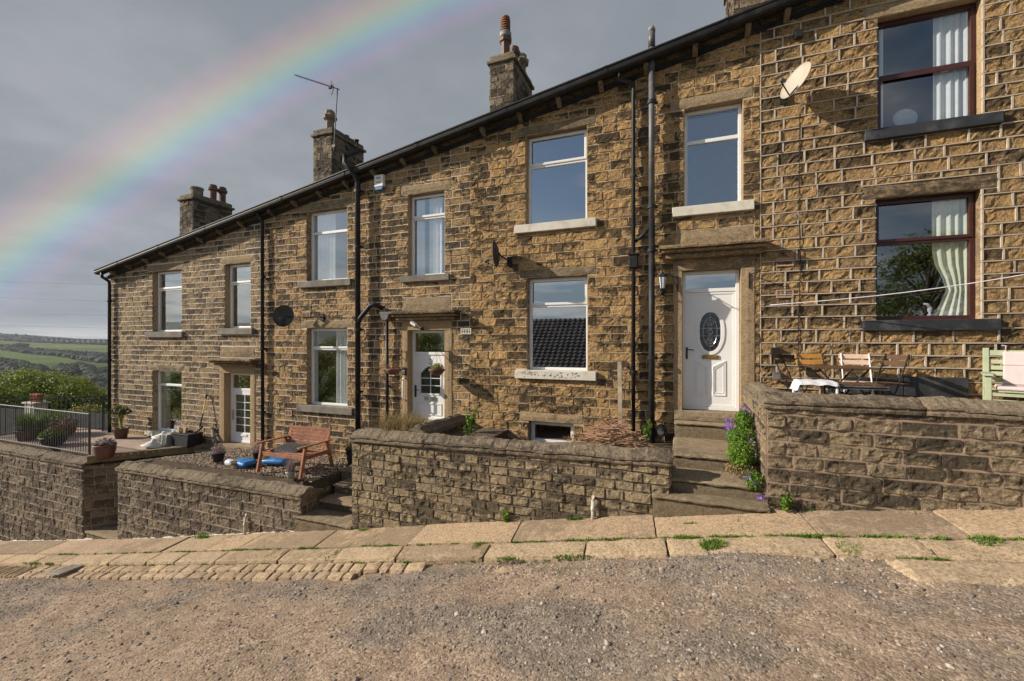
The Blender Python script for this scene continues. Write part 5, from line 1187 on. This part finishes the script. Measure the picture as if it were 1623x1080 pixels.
# lantern
t=thing('wall_lantern',(-.33,-.05,.98),'black carriage lantern with clear glass on the wall left of the white door','lantern')
lx,ly,lz=-.30,-.20,.95
f=MB(); f.lathe([(.075,.13),(.05,.17),(.02,.20),(.012,.24),(0,.26)],(lx,ly,lz),6); f.build('cap',M['blackm'],t)
f=MB(); f.lathe([(.035,-.07),(.062,.125)],(lx,ly,lz),6); f.build('lantern_glass',M['bluelt'],t)
f=MB()
for i in range(6):
    a=2*math.pi*i/6; f.tube([(lx+.037*math.cos(a),ly+.037*math.sin(a),lz-.07),(lx+.066*math.cos(a),ly+.066*math.sin(a),lz+.128)],.005,5)
f.lathe([(.0,-.14),(.02,-.11),(.045,-.075),(.04,-.065),(0,-.065)],(lx,ly,lz),6)
f.tube([(lx,ly,lz-.08),(lx,ly+.03,lz-.14),(lx,-.10,lz-.13),(lx,-.02,lz-.06)],.012,6); f.box(lx-.03,lx+.03,-.035,-.015,lz-.16,lz+.02); f.build('frame',M['blackm'],t)
# security light on lintel B
t=thing('security_light',(-5.2,-.06,.38),'small white security spotlight above the door numbered 3','light')
f=MB(); f.box(-.07,.07,-.05,.02,-.03,.03,0,Matrix.Translation((-5.28,-.16,.36))@Matrix.Rotation(R(30),4,'Y')@Matrix.Rotation(R(15),4,'X')); f.tube([(-5.18,-.03,.28),(-5.20,-.10,.29),(-5.24,-.15,.34)],.016,8); f.build('lamp_head',M['alarm'],t,bevel=.008)
f=MB(); f.lathe([(.035,-.05),(.04,0),(.02,.02)],(-5.12,-.10,.26),12); f.build('sensor',M['blackm'],t,smooth=True)
# hanging baskets and brackets
def bracket(x,z,s,label,y0=-.03,cat='bracket'):
    t=thing('basket_bracket',(x,y0,z),label,cat)
    f=MB(); f.tube([(x,y0-.01,z),(x,y0-.01,z-.26)],.009,6); f.tube([(x,y0-.01,z-.03),(x+s*.10,y0-.20,z-.02),(x+s*.13,y0-.27,z+.0),(x+s*.13,y0-.29,z+.03)],.008,6); f.tube([(x,y0-.01,z-.22),(x+s*.04,y0-.10,z-.14),(x+s*.09,y0-.2,z-.03)],.006,6); f.build('iron_arm',M['blackm'],t); return t
def basket(x,y,z,label,leaf,n,zh):
    t=thing('hanging_basket',(x,y,z),label,'hanging basket')
    f=MB(); f.lathe([(.0,-.11),(.07,-.105),(.13,-.06),(.165,.0),(.17,.02),(.15,.02),(0,.0)],(x,y,z),18); f.build('basket',M['claybr'],t,smooth=True)
    f=MB()
    for a in (0,2.1,4.2): f.tube([(x+.16*math.cos(a),y+.16*math.sin(a),z),(x,y,zh)],.003,4)
    f.build('chain',M['blackm'],t)
    f=MB(); leaves(f,(x,y,z+.06),(.13,.13,.08),n,.05); f.build('foliage',M[leaf],t); return t
bracket(-5.56,-.22,-1,'black iron bracket left of the door numbered 3, holding a bare basket'); basket(-5.69,-.32,-.62,'nearly bare hanging basket left of the door numbered 3','rust',60,-.20)
bracket(-4.50,-.20,-1,'black iron bracket right of the door numbered 3, holding the planted basket'); basket(-4.63,-.32,-.60,'hanging basket with yellow-green leaves right of the door numbered 3','leafyel',170,-.18)
bracket(-.06,1.10,-1,'empty black iron basket bracket on the left side of the white door'); bracket(1.02,1.10,1,'empty black iron basket bracket on the right side of the white door')
def boxlight(x,z,label,m1='blackm',m2='pipegrey'):
    t=thing('outdoor_light',(x,-.05,z),label,'light'); f=MB(); f.box(x-.055,x+.055,-.10,-.03,z-.06,z+.06); f.build('housing',M[m1],t,bevel=.006); f=MB(); f.box(x-.045,x+.045,-.108,-.101,z-.05,z+.03); f.build('lens',M[m2],t)
boxlight(1.38,-.17,'small square black solar light on the wall right of the white door',m1='blackm',m2='blackm'); boxlight(1.40,-.56,'small square grey solar light low on the wall above the coping',m1='pipegrey',m2='sillgrey')
boxlight(1.70,4.76,'small black wall light above the cream satellite dish',m2='blackm')
# clothes line
f=MB(); p=[(1.30,-.12,.56)]
for i in range(1,13):
    u=i/12; p.append((1.30+u*3.7,-.12-u*1.0,.56+.02*u+ .44*u-.10*math.sin(math.pi*u)))
f.tube(p,.0065,5); tag(f.build('clothes_line',M['cloth'],smooth=True),'white clothes line stretched across the front of the right hand house','clothes line')
# ------------------------------------------------------------------ patio furniture
PZ=-1.05
def fchair(x,y,rz,slat,label,metal='blackm'):
    t=thing('folding_chair',(x,y,PZ),label,'chair','folding bistro chairs on the patio',rz=rz)
    def part(name,fn,mat,bev=.003):
        f=MB(); fn(f); o=f.build(name,M[mat],t,bevel=bev,world=False); return o
    for s in (-.19,.19):
        part('leg',lambda f: f.tube([(s,-.22,0),(s,.0,.42),(s,.17,.86)],.010,6),metal,0)
        part('leg',lambda f: f.tube([(s*.9,.22,0),(s*.9,-.20,.46)],.010,6),metal,0)
    for i in range(4): part('seat_slat',lambda f: f.box(-.21,.21,-.20+i*.095,-.20+i*.095+.07,.445,.462),slat)
    for i in range(2): part('back_slat',lambda f: f.box(-.22,.22,.125+i*.045,.14+i*.045,.70+i*.085,.765+i*.085),slat)
    part('stretcher',lambda f: f.tube([(-.17,.2,.06),(.17,.2,.06)],.007,6),metal,0)
    return t
fchair(1.85,-.55,R(8),'slatO','folding chair with bright orange slats left of the bistro table')
fchair(2.62,-.42,R(-6),'slatP','folding chair with pale slats and white frame behind the bistro table','white')
fchair(2.98,-.45,R(-62),'slatB','brown slatted folding chair side on, right of the bistro table')
fchair(1.50,-.40,R(62),'slatB','dark folding chair side on, nearest the white door')
t=thing('bistro_table',(2.2,-.95,PZ),'folding slatted bistro table on black crossed legs between the chairs','table')
for i in range(6):
    f=MB(); f.box(1.86,2.54,-1.28+i*.108,-1.28+i*.108+.085,PZ+.685,PZ+.702); f.build('table_slat',M['slatB'],t,bevel=.003)
for y in (-1.22,-.72):
    f=MB(); f.tube([(1.92,y,PZ+.68),(2.48,y+.02,PZ)],.011,6); f.build('leg',M['blackm'],t); f=MB(); f.tube([(2.46,y+.025,PZ+.68),(1.94,y+.04,PZ)],.011,6); f.build('leg',M['blackm'],t)
for o_ in list(bpy.data.objects):
    if o_.name.startswith('folding_chair'): o_.scale=(.86,1,1)
    if o_.get('label')=='folding chair with bright orange slats left of the bistro table': o_.location.x=1.79
    if o_.get('label')=='folding chair with pale slats and white frame behind the bistro table': o_.location.x=2.34
    if o_.get('label')=='brown slatted folding chair side on, right of the bistro table': o_.location.x=2.66
    if o_.name.startswith('bistro_table'): o_.location.x-=.24
# white draped low table
t=thing('low_table',(1.68,-1.38,PZ),'low table under a white cover just behind the right hand coping','table')
f=MB(); vs=[];fs=[];n=22;m=8
for j in range(m+1):
    for i in range(n+1):
        u=i/n;v=j/m; e=min(u,1-u,v*.6+.02,1-v); dz=-.055*(1-min(1,e*9))*(1+.15*math.sin(i*.8+j))-(.07 if (i<2 or i>n-2) else 0); vs.append((1.34+.50*u+.01*math.sin(j*2.),-1.58+.4*v,-.51+dz+.006*math.sin(i*.9+j)))
for j in range(m):
    for i in range(n): fs.append((j*(n+1)+i,j*(n+1)+i+1,(j+1)*(n+1)+i+1,(j+1)*(n+1)+i))
f.add(vs,fs); f.build('cover',M['cloth'],t,smooth=True)
for x in (1.39,1.79):
    for y in (-1.53,-1.23): f=MB(); f.tube([(x,y,PZ),(x,y,-.55)],.014,6); f.build('leg',M['white'],t)
t=t_lt=thing('low_table',(2.25,-1.3,PZ),'low slatted table with pale bamboo slats right of the white covered table','table')
for i in range(5): f=MB(); f.box(1.99+i*.12,1.99+i*.12+.09,-1.5,-1.15,-.555,-.54); f.build('table_slat',M['slatB'],t)
f=MB(); f.ring(1.97,2.60,-.60,-.57,.02,-1.5,-1.48); f.box(1.97,2.6,-1.51,-1.49,-.57,-.556); f.build('apron',M['pipegrey'],t)
for x in (2.0,2.57): f=MB(); f.tube([(x,-1.3,PZ),(x,-1.3,-.56)],.013,6); f.build('leg',M['pipegrey'],t)
t_lt.location.x-=.28
# sage bench
t=thing('garden_bench',(4.2,-.85,PZ),'sage green slatted garden bench with a pale pink cushion at the right edge','bench')
sx0,sx1=3.50,4.95; sy0,sy1=-1.15,-.6
for x in (sx0,sx1-.06):
    f=MB(); f.box(x,x+.06,sy0,sy0+.06,PZ,PZ+.60); f.build('leg',M['sage'],t,bevel=.006); f=MB(); f.box(x,x+.06,sy1,sy1+.06,PZ,PZ+.95); f.build('leg',M['sage'],t,bevel=.006)
    f=MB(); f.box(x-.02,x+.075,sy0-.03,sy1-.005,PZ+.602,PZ+.63); f.build('armrest',M['sage'],t,bevel=.006)
    f=MB(); f.box(x+.01,x+.05,sy0+.062,sy1-.002,PZ+.33,PZ+.39); f.build('side_rail',M['sage'],t)
for z in (.50,.58,.66,.74): f=MB(); f.box(sx0+.061,sx1-.061,sy1+.02,sy1+.04,PZ+z,PZ+z+.055); f.build('back_slat',M['sage'],t,bevel=.003)
f=MB(); f.box(sx0+.061,sx1-.061,sy1+.01,sy1+.05,PZ+.85,PZ+.92); f.build('top_rail',M['sage'],t,bevel=.005)
for i in range(5): f=MB(); f.box(sx0+.0,sx1-.0,sy0+.065+i*.095,sy0+.065+i*.095+.08,PZ+.40,PZ+.42); f.build('seat_slat',M['sage'],t,bevel=.003)
for z in (.355,.30): f=MB(); f.box(sx0+.061,sx1-.061,sy0+.01,sy0+.04,PZ+z-.03 if z<.35 else PZ+z,PZ+z+.035 if z>.35 else PZ+z+.01); f.build('front_rail',M['sage'],t)
t=thing('bench_cushion',(4.2,-.85,PZ),'pale pink seat and back cushion on the sage green bench','cushion')
f=MB(); f.box(sx0+.10,sx1-.10,sy0+.05,sy1-.07,PZ+.425,PZ+.475); f.build('seat_pad',M['pink'],t,bevel=.02,bseg=3)
f=MB(); f.box(sx0+.18,sx1-.15,-.035,.035,0,.25,0,Matrix.Translation((0,sy1-.05,PZ+.47))@Matrix.Rotation(R(-6),4,'X')); f.build('back_pad',M['pink'],t,bevel=.02,bseg=3)
f=MB(); f.box(sx0+.18,sx1-.15,-.035,.035,0,.19,0,Matrix.Translation((0,sy1-.022,PZ+.715))@Matrix.Rotation(R(-6),4,'X')); f.build('head_pad',M['pink'],t,bevel=.02,bseg=3)
f=MB(); f.tube([(sx0+.2,sy1-.02,PZ+.9),(sx0+.21,sy1+.0,PZ+.98),(sx0+.17,sy1,PZ+.985)],.01,5); f.build('tie',M['pink'],t)
for o_ in bpy.data.objects:
    if o_.parent is None and (o_.name.startswith('bench_cushion') or (o_.name.startswith('garden_bench') and o_.location.x>0)): o_.location=(4.34,-.70,PZ if 'garden' in o_.name else PZ); o_.rotation_euler=(0,0,R(-24))
# window ornaments
t=MB(); t.lathe([(0,0),(.03,.005),(.032,.02),(.012,.04),(.028,.075),(.03,.11),(.014,.15),(0,.16)],(3.42,.24,.36),12); t.tube([(3.42,.24,.47),(3.39,.24,.54),(3.345,.24,.545)],[.022,.02,.012],8); tag(t.build('horse_figurine',M['cloth'],smooth=True),'small white animal figurine on the sill of the lower dark red window','ornament')
t=MB(); t.lathe([(0,-.01),(.11,-.006),(.15,.012),(.15,.018),(.1,.0),(0,-.004)],(0,0,0),24,0,Matrix.Translation((3.13,.26,3.34))@Matrix.Rotation(R(80),4,'X')); tag(t.build('glass_plate',M['bluelt'],smooth=True),'round glass plate standing inside the upper dark red window','plate')
t=MB(); leaves(t,(3.12,.24,.42),(.08,.05,.05),120,.03); tag(t.build('dried_flowers',M['lav']),'posy of dried flowers on the sill of the lower dark red window','flowers')
# leaf motifs on the lower sill of house C
mb=MB(); random.seed(3)
for i in range(60):
    x=random.uniform(-2.9,-1.75); z=random.uniform(-.70,-.60); s=random.uniform(.012,.022); a=random.random()*3
    mb.add([(x+s*math.cos(a),-.0862,z+s*math.sin(a)),(x+s*.5*math.cos(a+1.57),-.0862,z+s*.5*math.sin(a+1.57)),(x-s*math.cos(a),-.0862,z-s*math.sin(a)),(x-s*.5*math.cos(a+1.57),-.0862,z-s*.5*math.sin(a+1.57))],[(0,3,2,1)])
mb.build('painted_leaf_pattern',M['leafD'],HC)
# aerial
t=thing('tv_aerial',(-9.7,2.2,5.9),'thin television aerial on a tall mast strapped to the second chimney from the left','aerial')
def at(px,py,yd):
    u=(px-811.5)/690.; phi=math.atan(690/1771); c,s=math.cos(phi),math.sin(phi); tt=yd/(c+u*s); return (tt*(u*c-s),yd-8,(540-py)/690*tt)
A0=at(529,238,10.1); A1=at(535,141,10.1)
f=MB(); f.tube([A0,A1],.016,6); f.build('mast',M['rail'],t)
b0=at(467,119,9.7); b1=at(538,142,10.1); f=MB(); f.tube([b0,b1],.013,6); f.build('boom',M['rail'],t)
f=MB()
for k in range(14):
    u=.02+k*.06; c=Vector(b0).lerp(Vector(b1),u); f.tube([c+Vector((.03,-.10,0)),c+Vector((-.03,.10,0))],.004,4)
c=Vector(b0).lerp(Vector(b1),.88); f.tube([c+Vector((-.12,0,.22)),c,c+Vector((-.10,0,-.2))],.012,5); c=Vector(b0).lerp(Vector(b1),.80); f.box(c.x-.05,c.x+.05,c.y-.03,c.y+.03,c.z-.06,c.z+.04); f.build('element',M['rail'],t)
f=MB(); f.tube([(A0[0]-.12,2.12,5.75),(A0[0]+.1,2.12,5.75)],.012,6); f.box(A0[0]-.06,A0[0]+.06,2.08,2.18,5.72,5.80); f.build('bracket',M['rail'],t)
# power lines
for i,(ya,yb) in enumerate(((441,449),(465,476),(497,495),(510,518))):
    P0=Vector(at(-300,ya-6,70)); P1=Vector(at(300,yb+6,75)); f=MB(); pts=[]
    for k in range(13):
        u=k/12; p=P0.lerp(P1,u); p.z-=1.2*math.sin(math.pi*u)*.3; pts.append(p)
    f.tube(pts,.035,4); tag(f.build('power_line',M['blackm']),['overhead power line, topmost of the four beyond the gable','overhead power line, second from the top beyond the gable','overhead power line, third from the top beyond the gable','overhead power line, lowest of the four beyond the gable'][i],'power line','overhead power lines')
# ------------------------------------------------------------------ lower roof & chimney beyond deck
t=thing('lower_house',(-30,-2,-9),'dark slate roof of a lower house beyond the railing, with a short white chimney','house')
f=MB(); rz=-3.45
f.add([(-44,-5.5,-6.0),(-20.5,-5.5,-6.0),(-20.5,3.5,rz+.3),(-44,3.5,rz-.4),(-44,12,-6.8),(-20.5,12,-6.8)],[(0,1,2,3),(3,2,5,4)])
f.build('roof',simple('dark_slate',(.022,.023,.027),.9,var=.3,sc=4,spec=.1),t)
f=MB(); f.box(-43.5,-20.8,-5.2,11.5,-12,-5.95); f.add([(-20.8,-5.2,-5.95),(-20.8,11.5,-6.5),(-20.8,3.5,rz+.25)],[(0,1,2)]); f.build('wall',M['stA'],t)
f=MB(); f.box(-29.2,-28.35,2.9,3.4,-3.75,-3.0); c=f.build('chimney',M['lime'],t,bevel=.03)
f=MB(); f.box(-29.27,-28.28,2.83,3.47,-2.999,-2.93); f.build('chimney_cap',M['lime'],c)
for x in (-29.0,-28.75,-28.5): f=MB(); f.lathe([(.12,0),(.11,.30),(.13,.32),(.13,.38),(.09,.38),(.09,.25)],(x,3.15,-2.93),14); f.build('chimney_pot',M['clay'],c,smooth=True)
# ------------------------------------------------------------------ trees
def maketree(h,cr,n,size,leaf,seed,trunkr=.22,low=.15):
    random.seed(seed); t=bpy.data.objects.new('broadleaf_tree',None); COL.objects.link(t)
    tr=MB(); tr.tube([(0,0,-.8),(.1,0,h*.3),(-.1,.1,h*.6),(0,0,h*.85)],[trunkr,trunkr*.8,trunkr*.5,trunkr*.2],8)
    cl=[]
    for i in range(int(34)):
        a=random.random()*6.28; z=h*random.uniform(low,.98); k=math.sin(math.pi*clamp((z/h-low+.12)/(1.14-low),0,1))**.6; r=cr*k*random.uniform(.35,.95)
        c=(r*math.cos(a),r*math.sin(a),z); cl.append(c); tr.tube([(0,0,max(h*.2,z-cr*.5)),(c[0]*.5,c[1]*.5,z-cr*.2),c],[trunkr*.35,trunkr*.2,.02],5)
    tr.build('trunk',M['bark'],t,world=False)
    f=MB()
    for c in cl:
        s=cr*random.uniform(.22,.42)
        leaves(f,c,(s,s,s*.75),n//34,size,shell=.5)
    f.build('crown',M[leaf],t,world=False); random.seed(seed+99); return t
T1=maketree(9,4.3,20000,.15,'leafT',1); T2=maketree(8,3.6,16000,.15,'leafY',2)
def azpos(px,tdepth):
    u=(px-811.5)/690.; phi=math.atan(690/1771); c,s=math.cos(phi),math.sin(phi); return tdepth*(u*c-s),tdepth*(c+u*s)-8
spots=[(-45,27,-1.75,T1),(-10,34,-2.4,T2),(22,30,-1.85,T1),(50,33,-2.1,T1),(76,30,-2.1,T1),(100,34,-2.4,T2),(128,31,-2.6,T1),(150,34,-3.2,T2),(168,26,-3.2,T2),(178,30,-3.4,T1),(5,22,-3.3,T2),(-70,34,-1.5,T1),(60,44,-2.6,T2),(118,46,-4.4,T1),(140,24,-3.9,T2),(-120,30,-1.2,T1),(-180,34,-1.2,T2)]
used=set(); tl=['big bright green tree behind the lower roof','yellow-green tree']
for i,(px,td,zt,T) in enumerate(spots):
    x,y=azpos(px,td); o=T if T.name not in used else copytree(T); used.add(T.name)
    hh=9 if T is T1 else 8; s=random.uniform(.85,1.1)
    o.location=(x,y,zt-hh*s*.98-.75); o.rotation_euler=(0,0,random.random()*6.28); o.scale=(s,s,s)
    tag(o,('rounded green tree in the thick belt of trees beyond the deck railing' if T is T1 else 'yellowing tree in the thick belt of trees beyond the deck railing'),'tree','belt of trees beyond the deck')
# reflected surroundings behind the camera
o=copytree(T1); o.location=(12.2,-21,-3.2); o.scale=(1.0,1.0,.95); tag(o,'large dark tree across the lane, seen reflected in the lower dark red window','tree')
for k_,(xx,yy,zz,sc) in enumerate(((-34,-30,-8.5,1.1),(-42,-33,-10,1.2),(-27,-33,-7.5,.95),(-52,-36,-12,1.3),(-62,-30,-15,1.3),(-20,-30,-6.5,.8))):
    o=copytree(T2 if k_%2 else T1); o.location=(xx,yy,zz); o.scale=(sc,sc,sc); tag(o,'tree across the lane behind the viewpoint, seen only in window reflections','tree','trees across the lane')
t=thing('neighbour_house',(-6,-17,-5),'tiled roof house across the lane, seen reflected in the whitewashed lower window','house')
f=MB(); f.box(-13,1.5,-21.5,-15.2,-8,-1.6); f.build('wall',M['stA'],t)
f=MB()
for r in range(16):
    y0_,y1_=-14.8-r*.225,-14.8-(r+1)*.225; z0_,z1_=-1.7+r*.225*.85,-1.7+(r+1)*.225*.85
    for c in range(48):
        xa=-13.3+c*.315; f.add([(xa,y0_,z0_+.05),(xa+.15,y0_,z0_+.09),(xa+.30,y0_,z0_+.05),(xa+.30,y1_,z1_),(xa+.15,y1_,z1_+.04),(xa,y1_,z1_)],[(0,1,4,5),(1,2,3,4)])
f.add([(-13.3,-18.4,1.36),(1.8,-18.4,1.36),(1.8,-22,-1.7),(-13.3,-22,-1.7)],[(0,1,2,3)]); f.build('roof',simple('grey_concrete_tile',(.13,.125,.125),.8,var=.3,sc=3),t)
# far woods
def woodband(pts,n,s,name,zoff=0):
    f=MB(); random.seed(len(pts)*7+n)
    for i in range(n):
        u=random.random()*(len(pts)-1); k=int(u); a,b=pts[k],pts[k+1]; w=u-k
        px=a[0]*(1-w)+b[0]*w; py=a[1]*(1-w)+b[1]*w; td=a[2]*(1-w)+b[2]*w; th=a[3]*(1-w)+b[3]*w
        td2=td*(1+random.uniform(-.05,.05)*th); x,y=azpos(px,td2); z=hz(x,y); sz=s*random.uniform(.6,1.3)
        v=[]
        for p in ico: q=random.uniform(.75,1.25); v.append((x+p[0]*sz*q*1.3,y+p[1]*sz*q*1.3,z+sz*.5+p[2]*sz*q*.8))
        f.add(v,icf)
    return tag(f.build(name,M['farwood']),kind='stuff')
woodband([(-260,0,1050,1.3),(0,0,1020,1.2),(50,0,900,1.0),(100,0,840,1.0),(140,0,760,1.4),(172,0,740,1.8),(260,0,700,1.6)],3000,5.5,'far_wood')
woodband([(-260,0,640,2.2),(0,0,610,2.2),(30,0,560,2),(62,0,520,.9),(70,0,470,.3)],2600,4.2,'far_wood')
woodband([(92,0,560,.9),(110,0,540,1.4),(125,0,600,.6),(150,0,500,1.),(180,0,520,1.5),(260,0,520,1.5)],1500,3.8,'far_wood')
woodband([(-260,0,420,2),(0,0,430,2),(80,0,440,1.6),(130,0,430,1.6),(260,0,420,1.8)],2200,3.8,'far_wood')
woodband([(-260,0,1520,.6),(0,0,1500,.4),(45,0,1480,.4),(75,0,1500,.8),(110,0,1480,1.0),(172,0,1420,1.2),(260,0,1400,1)],1200,5.5,'far_wood')
woodband([(-260,0,1750,1.2),(30,0,1800,1.2),(172,0,1700,1.2),(260,0,1700,1.2)],900,6,'far_wood')
woodband([(26,0,1000,.1),(32,0,1000,.1)],10,10,'far_wood')
gr='rows of houses on the far hillside'
for i in range(12):
    x,y=azpos(80+i*8.3,1480-i*9); z=hz(x,y); f=MB(); t=thing('distant_house',(x,y,z),'tiny dark house in the row along the far hillside','house',gr)
    f.box(x-7,x+7,y-11,y+11,z-3,z+11); f.build('wall',M['stW3'],t); f=MB(); f.prism([(x-8,z+11),(x+8,z+11),(x,z+16)],y-11.5,y+11.5); f.build('roof',M['slate'],t)
hm=bpy.data.materials.new('haze'); hm.use_nodes=True; nt=hm.node_tree; nt.nodes.clear(); ho=nt.nodes.new('ShaderNodeOutputMaterial'); hv=nt.nodes.new('ShaderNodeVolumePrincipled')
hv.inputs['Density'].default_value=.00009; hv.inputs['Color'].default_value=(.80,.88,1,1); hv.inputs['Anisotropy'].default_value=.1; nt.links.new(hv.outputs[0],ho.inputs['Volume'])
mb=MB(); mb.box(-6950,6950,-6960,6940,-150,75); tag(mb.build('haze',hm),kind='stuff')
# ------------------------------------------------------------------ sky, sun, camera
sd=Vector((-.83,-.345,.45)).normalized()   # towards the sun
w=bpy.data.worlds.new('World'); scn.world=w; w.use_nodes=True; m=NT('w',world=w)
out=m.n('ShaderNodeOutputWorld'); bg=m.n('ShaderNodeBackground'); m.l(bg.outputs[0],out.inputs[0]); bg.inputs[1].default_value=.078
sky=m.n('ShaderNodeTexSky',sky_type='NISHITA'); sky.sun_disc=False; sky.sun_elevation=math.asin(sd.z); sky.sun_rotation=math.atan2(sd.x,sd.y); sky.air_density=1.; sky.dust_density=.6; sky.ozone_density=1.5
tc=m.n('ShaderNodeTexCoord').outputs['Generated']
sep=m.n('ShaderNodeSeparateXYZ'); m.l(tc,sep.inputs[0]); sx,sy,sz=sep.outputs
# cloud coordinates flattened towards the horizon
cv=m.n('ShaderNodeCombineXYZ'); den=m.math('ADD',m.math('ABSOLUTE',sz),.14); m.l(m.math('DIVIDE',sx,den),cv.inputs[0]); m.l(m.math('DIVIDE',sy,den),cv.inputs[1]); cv.inputs[2].default_value=.3
n1=m.noise(.55,6,.55,vec=cv.outputs[0]); n2=m.noise(2.2,6,.6,vec=cv.outputs[0])
shade=m.math('ADD',m.math('MULTIPLY',n1,.75),m.math('MULTIPLY',n2,.25))
grey=m.ramp(shade,[(.36,(2.65,2.92,3.25)),(.50,(3.1,3.35,3.7)),(.64,(3.9,4.1,4.4))])
gm=m.ramp(sz,[(.05,(1.,1.,1.)),(.62,(.80,.81,.83))]); grey=m.mix(1.,grey,gm,'MULTIPLY')
# a little lighter and streaky just above the horizon
low=m.ramp(sz,[(.0,1.),(.012,1.0),(.035,.0)]); str_=m.noise(3,5,.6,vec=tc,st=(1,1,26))
streak=m.ramp(str_,[(.42,(2.0,2.3,2.6)),(.6,(5.2,5.1,5.0))])
grey=m.mix(m.math('MULTIPLY',low,.85),grey,streak)
mid=m.math('MULTIPLY',m.ramp(sz,[(.02,0.),(.05,1.),(.12,1.),(.24,0.)]),.35); grey=m.mix(mid,grey,m.ramp(m.noise(2,5,.6,vec=tc,st=(1,1,9)),[(.4,(2.0,2.35,2.8)),(.62,(3.7,4.1,4.5))]))
# open blue sky with white clouds on the southern (-Y) side
white=m.ramp(n2,[(.4,(2.6,3.0,3.4)),(.7,(5.2,5.3,5.5))])
blue=m.mix(m.ramp(m.math('ADD',m.math('MULTIPLY',n1,.6),m.math('MULTIPLY',n2,.4)),[(.50,.05),(.64,.95)]),sky.outputs[0],white)
blue=m.mix(m.ramp(sz,[(0.,.92),(.10,.75),(.30,0.)]),blue,m.ramp(m.noise(4,5,.6,vec=tc,st=(1,1,6)),[(.42,(2.4,3.3,4.2)),(.56,(6.3,6.6,6.9))]))
side=m.ramp(m.math('ADD',m.math('MULTIPLY',sy,.5),.5),[(.44,0.),(.56,1.)])
col=m.mix(side,blue,grey)
# rainbow: a cone of directions about a fixed axis
phi=math.atan(690/1771); cph,sph=math.cos(phi),math.sin(phi)
def dr(px,py):
    u=(px-811.5)/690.; return Vector((u*cph-sph,cph+u*sph,(540-py)/690)).normalized()
a,b,c=dr(0,437),dr(311,210),dr(684,8); ax=(b-a).cross(c-a).normalized()
if ax.dot(a)<0: ax=-ax
ang0=math.degrees(math.acos(ax.dot(a)))
print('rainbow axis',ax,ang0,'red',[math.degrees(math.acos(ax.dot(dr(*p)))) for p in ((0,325),(311,125),(518,8))],'viol',[math.degrees(math.acos(ax.dot(dr(*p)))) for p in ((0,500),(311,275),(760,8))])
dp=m.n('ShaderNodeVectorMath',operation='DOT_PRODUCT'); m.l(tc,dp.inputs[0]); dp.inputs[1].default_value=ax
an=m.math('MULTIPLY',m.math('ARCCOSINE',dp.outputs['Value']),180/math.pi)
RW0,RW1=ang0-3.0,ang0+4.2
f=m.math('DIVIDE',m.math('SUBTRACT',an,RW0),RW1-RW0)
rb=m.ramp(f,[(.0,(0,0,0)),(.15,(.9,.2,1.0)),(.30,(.25,.8,1.9)),(.43,(.35,2.0,1.7)),(.55,(1.5,2.2,.6)),(.66,(2.5,1.5,.3)),(.80,(1.8,.5,.35)),(1.,(0,0,0))])
mx=m.n('ShaderNodeMix',data_type='RGBA',blend_type='ADD'); mx.inputs[0].default_value=.52
m.l(col,mx.inputs[6]); m.l(rb,mx.inputs[7]); m.l(mx.outputs[2],bg.inputs[0])
sun=bpy.data.lights.new('sun','SUN'); sun.energy=5.0; sun.angle=R(.6); sun.color=(1.,.90,.76); so=bpy.data.objects.new('sun',sun); COL.objects.link(so); so.rotation_euler=sd.to_track_quat('Z','Y').to_euler()
cam=bpy.data.cameras.new('camera'); co=bpy.data.objects.new('camera',cam); COL.objects.link(co); co.location=(0,-8,0); co.rotation_euler=(R(90),0,phi)
cam.sensor_width=36; cam.lens=690/1623*36; cam.clip_end=20000; cam.clip_start=.05; scn.camera=co
vs_=scn.view_settings; vs_.view_transform='Standard'; vs_.look='None'; vs_.exposure=.47; vs_.gamma=1
scn.render.engine='CYCLES'
scn.cycles.volume_bounces=0; scn.cycles.max_bounces=6; scn.cycles.transparent_max_bounces=12
